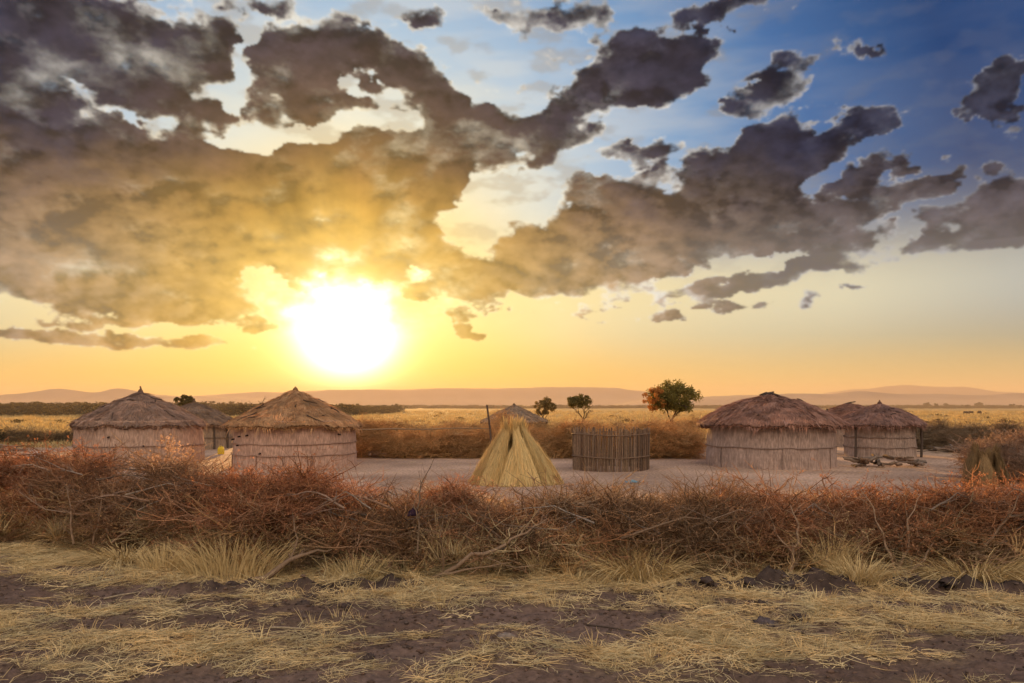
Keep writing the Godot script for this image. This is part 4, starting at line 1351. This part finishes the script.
func make_trees() -> void:
	var r := rng(500)
	var main := tree("round bushy green tree with rust-orange leaves on one side beyond the yard", Vector3(12.1, 0, -60.0), 4.0, Vector3(2.0, 1.15, 1.7), 0.062, 150, Color(0.2, 0.175, 0.05), 501)
	var m := (M.leaf as StandardMaterial3D).duplicate() as StandardMaterial3D
	m.albedo_color = Color(0.5, 0.22, 0.06).linear_to_srgb()
	var o := obj("orange_crown", leaf_ball(503, 34, 44, Vector3(0.95, 0.95, 1.0), 0.062, 0.2), m, main)  # orange leaf ball set on one side of the green crown
	o.position = Vector3(-1.5, 2.7, 1.05)
	o.set_meta("label", "rust-orange foliage on the side of the tree")
	tree("small umbrella-shaped tree on the dry plain behind the hedge", Vector3(6.4, 0, -75.0), 3.25, Vector3(1.2, 0.62, 1.1), 0.06, 70, Color(0.2, 0.165, 0.06), 514)
	tree("hazy thin tree standing just right of the distant roof", Vector3(2.9, 0, -70.0), 2.95, Vector3(0.95, 0.8, 0.9), 0.06, 56, Color(0.3, 0.22, 0.09), 523)
	tree("dark little tree whose two tufts show over the half hidden hut", Vector3(-32.6, 0, -80.0), 3.3, Vector3(1.1, 0.6, 1.0), 0.09, 26, Color(0.12, 0.1, 0.045), 530)
	var bare := thing("bare_tree", "leafless spreading tree behind the pale daubed hut", "tree", Vector3(-23.0, 0, -72.0))
	obj("trunk", limbs(540, 4.6, 1.15, 0.1, 4, Color(0.12, 0.085, 0.06), 0.3), M.wood, bare)
	# tall dry shrub in front of the greyish hut
	var shrub := thing("dry_shrub", "tall dry shrub with pale pinkish leaves before the greyish hut", "shrub", Vector3(-6.35, 0, -14.6))
	obj("stem", limbs(550, 1.9, 0.75, 0.02, 3, Color(0.3, 0.2, 0.14), 0.34), M.wood, shrub)
	var lm := (M.leaf as StandardMaterial3D).duplicate() as StandardMaterial3D
	lm.albedo_color = Color(0.6, 0.4, 0.28).linear_to_srgb()
	var fo := obj("foliage", leaf_ball(551, 46, 16, Vector3(0.55, 0.42, 0.4), 0.024, 0.1), lm, shrub)
	fo.position = Vector3(0, 1.42, 0)
	# single trees along the far edge of the plain
	var far := []
	for k in 3:
		var t := tree(["dark acacia with a wide crown on the far edge of the plain", "little round dark tree on the far edge of the plain", "broad flat-crowned dark tree on the far edge of the plain"][k], Vector3(0, 0, -300), [4.2, 3.4, 3.8][k], [Vector3(2.6, 1.3, 2.4), Vector3(1.5, 1.1, 1.5), Vector3(3.4, 1.0, 2.6)][k], 0.28, 26, Color(0.075, 0.07, 0.04), 560 + 5 * k, "acacias on the far edge of the plain")
		far.append(t)
	var first := [true, true, true]
	for a in [[927, 402.6, 0], [936, 403.4, 1], [946, 403.2, 1], [962, 405, 1], [967, 404.6, 1], [979, 403, 2], [994, 405, 1], [1012, 404, 0], [1020, 405, 1], [905, 405.4, 1], [893, 405.6, 2], [878, 405.3, 1], [815, 405.2, 1], [735, 404.8, 2], [716, 405, 1], [690, 405.4, 0], [612, 405.2, 1], [560, 405, 2], [640, 405.5, 2], [1040, 404, 2], [1065, 404, 0]]:
		var d := 430.0 + r.randf_range(-50, 60)
		var h: float = EYE - (a[1] - 404.0) / 800.0 * d
		var src: Node3D = far[a[2]]
		var at := Vector3((a[0] - 512.0) / 800.0 * d, 0, -d)
		var size: float = clampf(h / [4.2, 3.4, 3.8][a[2]], 0.35, 1.3)
		if first[a[2]]:
			first[a[2]] = false
			src.position = at
			src.scale = Vector3.ONE * size
			src.rotation.y = r.randf() * TAU
		else:
			copy(src, "tree", at, r.randf() * TAU, size)
	# the bushland along the horizon, one mass
	var P := [[], [], []]
	var C := [[], [], []]
	for k in 900:
		var x := r.randf_range(-260, -32)
		var d := r.randf_range(165, 235) + x * 0.05
		var v := r.randi() % 3
		var s := r.randf_range(1.5, 2.5) * (1.15 if x < -70 else 0.95)
		P[v].append(Transform3D(Basis(Vector3.UP, r.randf() * TAU).scaled(Vector3(s * 1.6, s * 0.85, s * 1.4)), Vector3(x, s * 0.3, -d)))
		C[v].append(tint(r, Color(0.085, 0.07, 0.035), 0.3))
	for k in 1100:
		var x := r.randf_range(-140, 420)
		var d := r.randf_range(420, 560)
		var v := r.randi() % 3
		var s := r.randf_range(1.0, 2.1)
		P[v].append(Transform3D(Basis(Vector3.UP, r.randf() * TAU).scaled(Vector3(s * 2.2, s * 0.8, s * 1.4)), Vector3(x, s * 0.25, -d)))
		C[v].append(tint(r, Color(0.08, 0.068, 0.038), 0.3))
	for k in 220:
		# scattered low bushes on the dry grass
		var d := r.randf_range(60, 260)
		var x := r.randf_range(-0.9, 0.9) * d
		var v := r.randi() % 3
		var s := r.randf_range(0.25, 0.6)
		P[v].append(Transform3D(Basis(Vector3.UP, r.randf() * TAU).scaled(Vector3(s * 1.5, s * 0.8, s * 1.4)), Vector3(x, s * 0.25, -d)))
		C[v].append(tint(r, Color(0.13, 0.1, 0.05), 0.3))
	for v in 3:
		var w := many("bushland", K.bush[v], M.leaf, P[v], C[v])
		w.set_meta("label", "dark bushland and scattered scrub on the plain towards the horizon")
		w.set_meta("category", "bushland")
	# two near bushes by the left edge
	for a in [[-31.6, -47.0, 1.15, "dark rounded bush on the dry grass behind the firewood heap"], [-27.6, -50.5, 0.6, "low dark bush at the end of the line of dead brush"]]:
		var t := thing("bush", a[3], "bush", Vector3(a[0], 0, a[1]))
		var lm2 := (M.leaf as StandardMaterial3D).duplicate() as StandardMaterial3D
		lm2.albedo_color = Color(0.13, 0.1, 0.05).linear_to_srgb()
		obj("stem", limbs(570, a[2], 0.9, 0.03, 2, Color(0.12, 0.09, 0.06)), M.wood, t)
		var f := obj("foliage", leaf_ball(571, 60, 24, Vector3(1.3, 0.75, 1.0) * a[2], 0.07, 0.7), lm2, t)
		f.position = Vector3(0, 0.5 * a[2], 0)

func goat(label: String, at: Vector3, turn: float) -> void:
	# one continuous body: barrel, neck, head and four jointed legs, grazing
	var b := MB.new()
	var col := Color(0.07, 0.05, 0.04)
	b.tube(PackedVector3Array([Vector3(-0.5, 0.66, 0), Vector3(-0.42, 0.68, 0), Vector3(-0.1, 0.62, 0), Vector3(0.25, 0.65, 0), Vector3(0.4, 0.7, 0), Vector3(0.56, 0.62, 0), Vector3(0.7, 0.42, 0), Vector3(0.78, 0.3, 0), Vector3(0.86, 0.17, 0)]), PackedFloat32Array([0.05, 0.17, 0.22, 0.21, 0.18, 0.11, 0.085, 0.08, 0.035]), 10, col)
	for s in [-1, 1]:
		b.tube(PackedVector3Array([Vector3(0.3, 0.62, 0.1 * s), Vector3(0.31, 0.34, 0.11 * s), Vector3(0.3, 0.06, 0.11 * s), Vector3(0.32, 0.0, 0.11 * s)]), PackedFloat32Array([0.09, 0.045, 0.03, 0.038]), 7, col)
		b.tube(PackedVector3Array([Vector3(-0.36, 0.62, 0.1 * s), Vector3(-0.3, 0.45, 0.11 * s), Vector3(-0.42, 0.28, 0.11 * s), Vector3(-0.38, 0.05, 0.11 * s), Vector3(-0.36, 0.0, 0.11 * s)]), PackedFloat32Array([0.13, 0.09, 0.04, 0.03, 0.038]), 7, col)
		b.tube(PackedVector3Array([Vector3(0.74, 0.4, 0.05 * s), Vector3(0.7, 0.43, 0.15 * s)]), PackedFloat32Array([0.03, 0.012]), 5, col)
	b.tube(PackedVector3Array([Vector3(-0.5, 0.7, 0), Vector3(-0.58, 0.6, 0), Vector3(-0.56, 0.45, 0)]), PackedFloat32Array([0.03, 0.025, 0.012]), 5, col)
	var o := obj("goat", b.done(), M.cloth)
	o.position = at
	o.rotation.y = turn
	tag(o, label, "goat", "goats grazing on the plain")

func make_animals() -> void:
	goat("dark goat grazing close behind another on the dry plain", Vector3(99.2, 0, -175), 0.2)
	goat("dark goat grazing in front of the pair on the dry plain", Vector3(101.0, 0, -176), 2.9)
	goat("lone dark goat grazing apart from the pair on the plain", Vector3(103.4, 0, -177), 0.4)

# ------------------------------------------------------------------ straw, grass, clods in front
func make_foreground() -> void:
	var r := rng(600)
	var straw := Color(0.72, 0.55, 0.28)
	var P := [[], [], [], []]
	var C := [[], [], [], []]
	var k := 0
	while k < 12500:
		var x := r.randf_range(-9.5, 9.5)
		var d := r.randf_range(5.6, 13.5)
		if d > fence_front(x) + 0.5 or absf(x) > d * 0.75 + 1.0: 
			k += 1
			continue
		k += 1
		if r.randf() > pow(straw_at(x, d), 1.1) + 0.02: continue
		var v := r.randi() % 4
		var nn := Vector3(height_at(x - 0.1, d) - height_at(x + 0.1, d), 0.2, -(height_at(x, d - 0.1) - height_at(x, d + 0.1))).normalized()
		var bs := Basis(Quaternion(Vector3.UP, nn)) * Basis(Vector3.UP, r.randf() * TAU)
		P[v].append(Transform3D(bs.scaled_local(Vector3.ONE * r.randf_range(0.6, 1.25)), Vector3(x, height_at(x, d) + 0.004, -d)))
		C[v].append(tint(r, straw, 0.3))
	for v in 4:
		var o := many("straw_litter", K.lying[v], M.straw, P[v], C[v])
		o.set_meta("label", "loose yellow straw strewn over the dark soil before the fence")
		o.set_meta("category", "straw")
	# stubble standing in the litter
	var SP := []
	var SC := []
	for q in 1500:
		var x := r.randf_range(-9.0, 9.0)
		var d := r.randf_range(6.6, 11.3)
		if d > fence_front(x) + 0.1 or r.randf() > straw_at(x, d) * 0.8: continue
		SP.append(Transform3D(Basis(Vector3.UP, r.randf() * TAU).scaled(Vector3.ONE * r.randf_range(0.5, 1.5)), Vector3(x, height_at(x, d) - 0.01, -d)))
		SC.append(tint(r, straw, 0.3))
	var st := many("stubble", K.stubble, M.straw, SP, SC)
	st.set_meta("label", "short dry stubble standing among the strewn straw")
	st.set_meta("category", "stubble")
	# dry grass of the plain
	var FP := []
	var FC := []
	for q in 15000:
		var d := 44.0 * pow(6.0, r.randf())
		var x := r.randf_range(-0.95, 0.95) * d
		if d < 60.0 and absf(x + 1.0) < 21.0: continue
		var s := r.randf_range(0.5, 1.1) * (0.7 + d / 220.0)
		FP.append(Transform3D(Basis(Vector3.UP, r.randf() * TAU).scaled(Vector3(s, s * 0.75, s)), Vector3(x, -0.02, -d)))
		FC.append(tint(r, Color(0.56, 0.425, 0.2), 0.25))
	var gr := many("plain_grass", K.farm, M.leaf, FP, FC)
	gr.set_meta("label", "tall dry golden grass covering the plain beyond the yard")
	gr.set_meta("category", "grass")
	# dry grass in the sun behind the fence
	var YP := []
	var YC := []
	for q in 5200:
		var x := r.randf_range(-9.0, 16.0)
		var d := fence_front(x) + r.randf_range(1.2, 10.5) * sqrt(r.randf())
		if ln2.get_noise_2d(x * 0.5, d * 0.7 + 9.0) < -0.12: continue
		YP.append(Transform3D(Basis(Vector3.UP, r.randf() * TAU).scaled(Vector3(1.4, r.randf_range(0.6, 1.8), 1.4)), Vector3(x, height_at(x, d) - 0.01, -d)))
		YC.append(tint(r, Color(0.62, 0.43, 0.17), 0.3))
	var yg := many("yard_grass", K.stubble, M.leaf, YP, YC)
	yg.set_meta("label", "thin dry grass on the yard just behind the thorn fence")
	yg.set_meta("category", "grass")
	# chaff and broken straw trodden into the yard
	var HP := []
	var HC := []
	for q in 900:
		var d := r.randf_range(15.0, 36.0)
		var x := r.randf_range(-0.6, 0.7) * d
		if ln2.get_noise_2d(x * 0.4 + 11.0, d * 0.5) < 0.0: continue
		HP.append(Transform3D(Basis(Vector3.UP, r.randf() * TAU).scaled(Vector3.ONE * r.randf_range(0.6, 1.4)), Vector3(x, height_at(x, d), -d)))
		HC.append(tint(r, Color(0.5, 0.36, 0.2), 0.45))
	var ch := many("chaff", K.chaff, M.straw, HP, HC)
	ch.set_meta("label", "broken straw and chaff trodden into the yard between the huts")
	ch.set_meta("category", "chaff")
	# clumps and heaps of dry grass at the foot of the fence: x, d, height, foot, lean, droop, blades
	var heaps := [
		["straw_heap", "low rounded heap of cut straw at the foot of the red brush", -5.85, 12.05, 0.62, 0.28, 0.9, 1.5, 420, Vector3(1.2, 0.7, 0.8)],
		["grass_clump", "broad clump of tall upright dry grass against the red brush", -3.9, 11.1, 0.72, 0.5, 0.32, 0.6, 480, Vector3(1.3, 1, 0.6)],
		["grass_clump", "bristly clump of dry grass left of the broad upright clump", -4.95, 11.35, 0.5, 0.3, 0.35, 0.4, 260, Vector3(1.1, 1, 0.6)],
		["straw_heap", "tangled heap of straw on the brush between fallen limb and upright stem", 1.75, 10.95, 0.8, 0.34, 0.7, 1.3, 420, Vector3(1.3, 0.85, 0.6)],
		["grass_clump", "tall feathery sheaf of pale grass standing in the brush behind the soil bank", 4.4, 11.0, 0.9, 0.16, 0.35, 0.8, 260, Vector3(0.9, 1, 0.7)],
		["grass_clump", "short spreading clump of pale grass growing on the soil bank", 4.5, 10.35, 0.45, 0.26, 0.5, 0.9, 300, Vector3(1, 1, 0.8)],
		["straw_heap", "arched heap of long straw bending over before the fence", 6.35, 10.9, 1.0, 0.4, 0.75, 1.5, 520, Vector3(1.45, 0.75, 0.7)],
		["straw_heap", "olive heap of limp grass on the brush behind the fallen limb", -1.55, 11.0, 0.75, 0.4, 0.7, 1.4, 380, Vector3(1.3, 0.8, 0.6)],
		["grass_clump", "small dry clump at the foot of the fence left of the fallen limb", -2.15, 10.85, 0.42, 0.3, 0.4, 0.5, 200, Vector3(1.2, 1, 0.6)]]
	for a in heaps:
		var o := obj(a[0], grass_tuft(620 + int(a[2] * 10), a[8], a[4], 0.0095, a[5], a[6], a[7]), M.straw)
		var m := (M.straw as StandardMaterial3D).duplicate() as StandardMaterial3D
		m.albedo_color = Color(0.68, 0.52, 0.26).linear_to_srgb() if not a[1].begins_with("olive") else Color(0.36, 0.29, 0.15).linear_to_srgb()
		o.material_override = m
		o.position = Vector3(a[2], height_at(a[2], a[3]) - 0.02, -a[3])
		o.scale = a[9]
		tag(o, a[1], "straw heap" if a[0] == "straw_heap" else "grass clump")
	# clods and stones
	var soils := []
	for q in 5: soils.append(lump(r, 640 + q, Vector3(0.075, 0.036, 0.055), 1.1, Color(0.12, 0.088, 0.075)))
	for a in [[-4.0, 9.75, 1.0], [-3.5, 9.7, 0.8], [-2.45, 9.85, 1.0], [-2.5, 9.6, 1.2], [-1.95, 9.3, 1.1], [-5.9, 10.4, 0.7], [2.95, 9.4, 1.1], [3.2, 8.9, 1.3], [3.6, 9.0, 0.8], [-1.35, 7.5, 0.9], [3.05, 10.3, 1.6], [3.5, 10.2, 1.8], [4.9, 10.3, 1.7], [5.6, 10.25, 1.9], [6.4, 10.2, 1.7], [2.5, 10.25, 1.4], [-0.5, 9.6, 0.6], [1.4, 8.2, 0.8]]:
		var o := obj("soil_clod", soils[r.randi() % 5], M.clod)
		o.position = Vector3(a[0], height_at(a[0], a[1]) + 0.006 * a[2], -a[1])
		o.rotation.y = r.randf() * TAU
		o.scale = Vector3.ONE * a[2]
		var bank: bool = a[1] > 10.15 and a[0] > 2.0
		tag(o, "large dark clod lying on the dug soil bank" if bank else "small dark clod lying among the straw before the fence", "clod", "clods on the soil bank" if bank else "clods among the straw")
	var ps := obj("stone", lump(r, 651, Vector3(0.09, 0.035, 0.06), 0.4, Color(0.38, 0.31, 0.25)), M.clod)
	ps.position = Vector3(-0.06, height_at(-0.06, 8.05) + 0.015, -8.05)
	tag(ps, "flat pale stone lying on bare soil", "stone")
	var gs := obj("stone", lump(r, 652, Vector3(0.14, 0.06, 0.1), 0.9, Color(0.16, 0.13, 0.13)), M.clod)
	gs.position = Vector3(2.75, height_at(2.75, 8.75) + 0.03, -8.75)
	tag(gs, "rough grey lump of hard earth on the straw", "stone")
	# crumbs of broken soil all over the track
	var crumb := lump(r, 660, Vector3(0.016, 0.009, 0.013), 0.9, Color(1, 1, 1), 5, 7)
	var GP := []
	var GC := []
	for q in 16000:
		var d := 5.6 + 5.4 * sqrt(r.randf())
		var x := r.randf_range(-0.72, 0.72) * d
		if ln1.get_noise_2d(x * 1.7, d * 1.7) < -0.1 and r.randf() < 0.7: continue
		GP.append(Transform3D(Basis(Vector3.UP, r.randf() * TAU).scaled(Vector3.ONE * (0.4 + 1.5 * pow(r.randf(), 4.0))), Vector3(x, height_at(x, d) + 0.002, -d)))
		GC.append(tint(r, Color(0.19, 0.13, 0.1), 0.4))
	var cr := many("soil_crumbs", crumb, M.clod, GP, GC)
	cr.set_meta("label", "small crumbs of dry soil scattered over the bare track")
	cr.set_meta("category", "soil")
	# single sticks lying about
	for a in [[-4.85, 9.95, 0.45, 0.9, "pale stick lying on the straw below the straw heap"], [-2.4, 8.6, 0.4, -0.15, "pale flat stalk lying on bare soil"], [1.05, 8.6, 0.55, -0.5, "dark stick lying on the bare soil"]]:
		var b := MB.new()
		var l: float = a[2]
		b.tube(PackedVector3Array([Vector3(-l * 0.5, 0, 0), Vector3(-l * 0.1, 0.012, 0.02), Vector3(l * 0.5, 0.0, -0.01)]), PackedFloat32Array([0.012, 0.011, 0.007]), 6, Color(0.5, 0.4, 0.26) if a[4].begins_with("pale") else Color(0.12, 0.09, 0.07))
		var o := obj("stick", b.done(), M.wood)
		o.position = Vector3(a[0], height_at(a[0], a[1]) + 0.025, -a[1])
		o.rotation.y = a[3]
		tag(o, a[4], "stick")

func _ready() -> void:
	setup_view()
	make_materials()
	make_shared()
	make_land()
	make_hills()
	make_huts()
	make_fence()
	make_hedges()
	make_yard()
	make_trees()
	make_animals()
	make_foreground()
	make_haze()
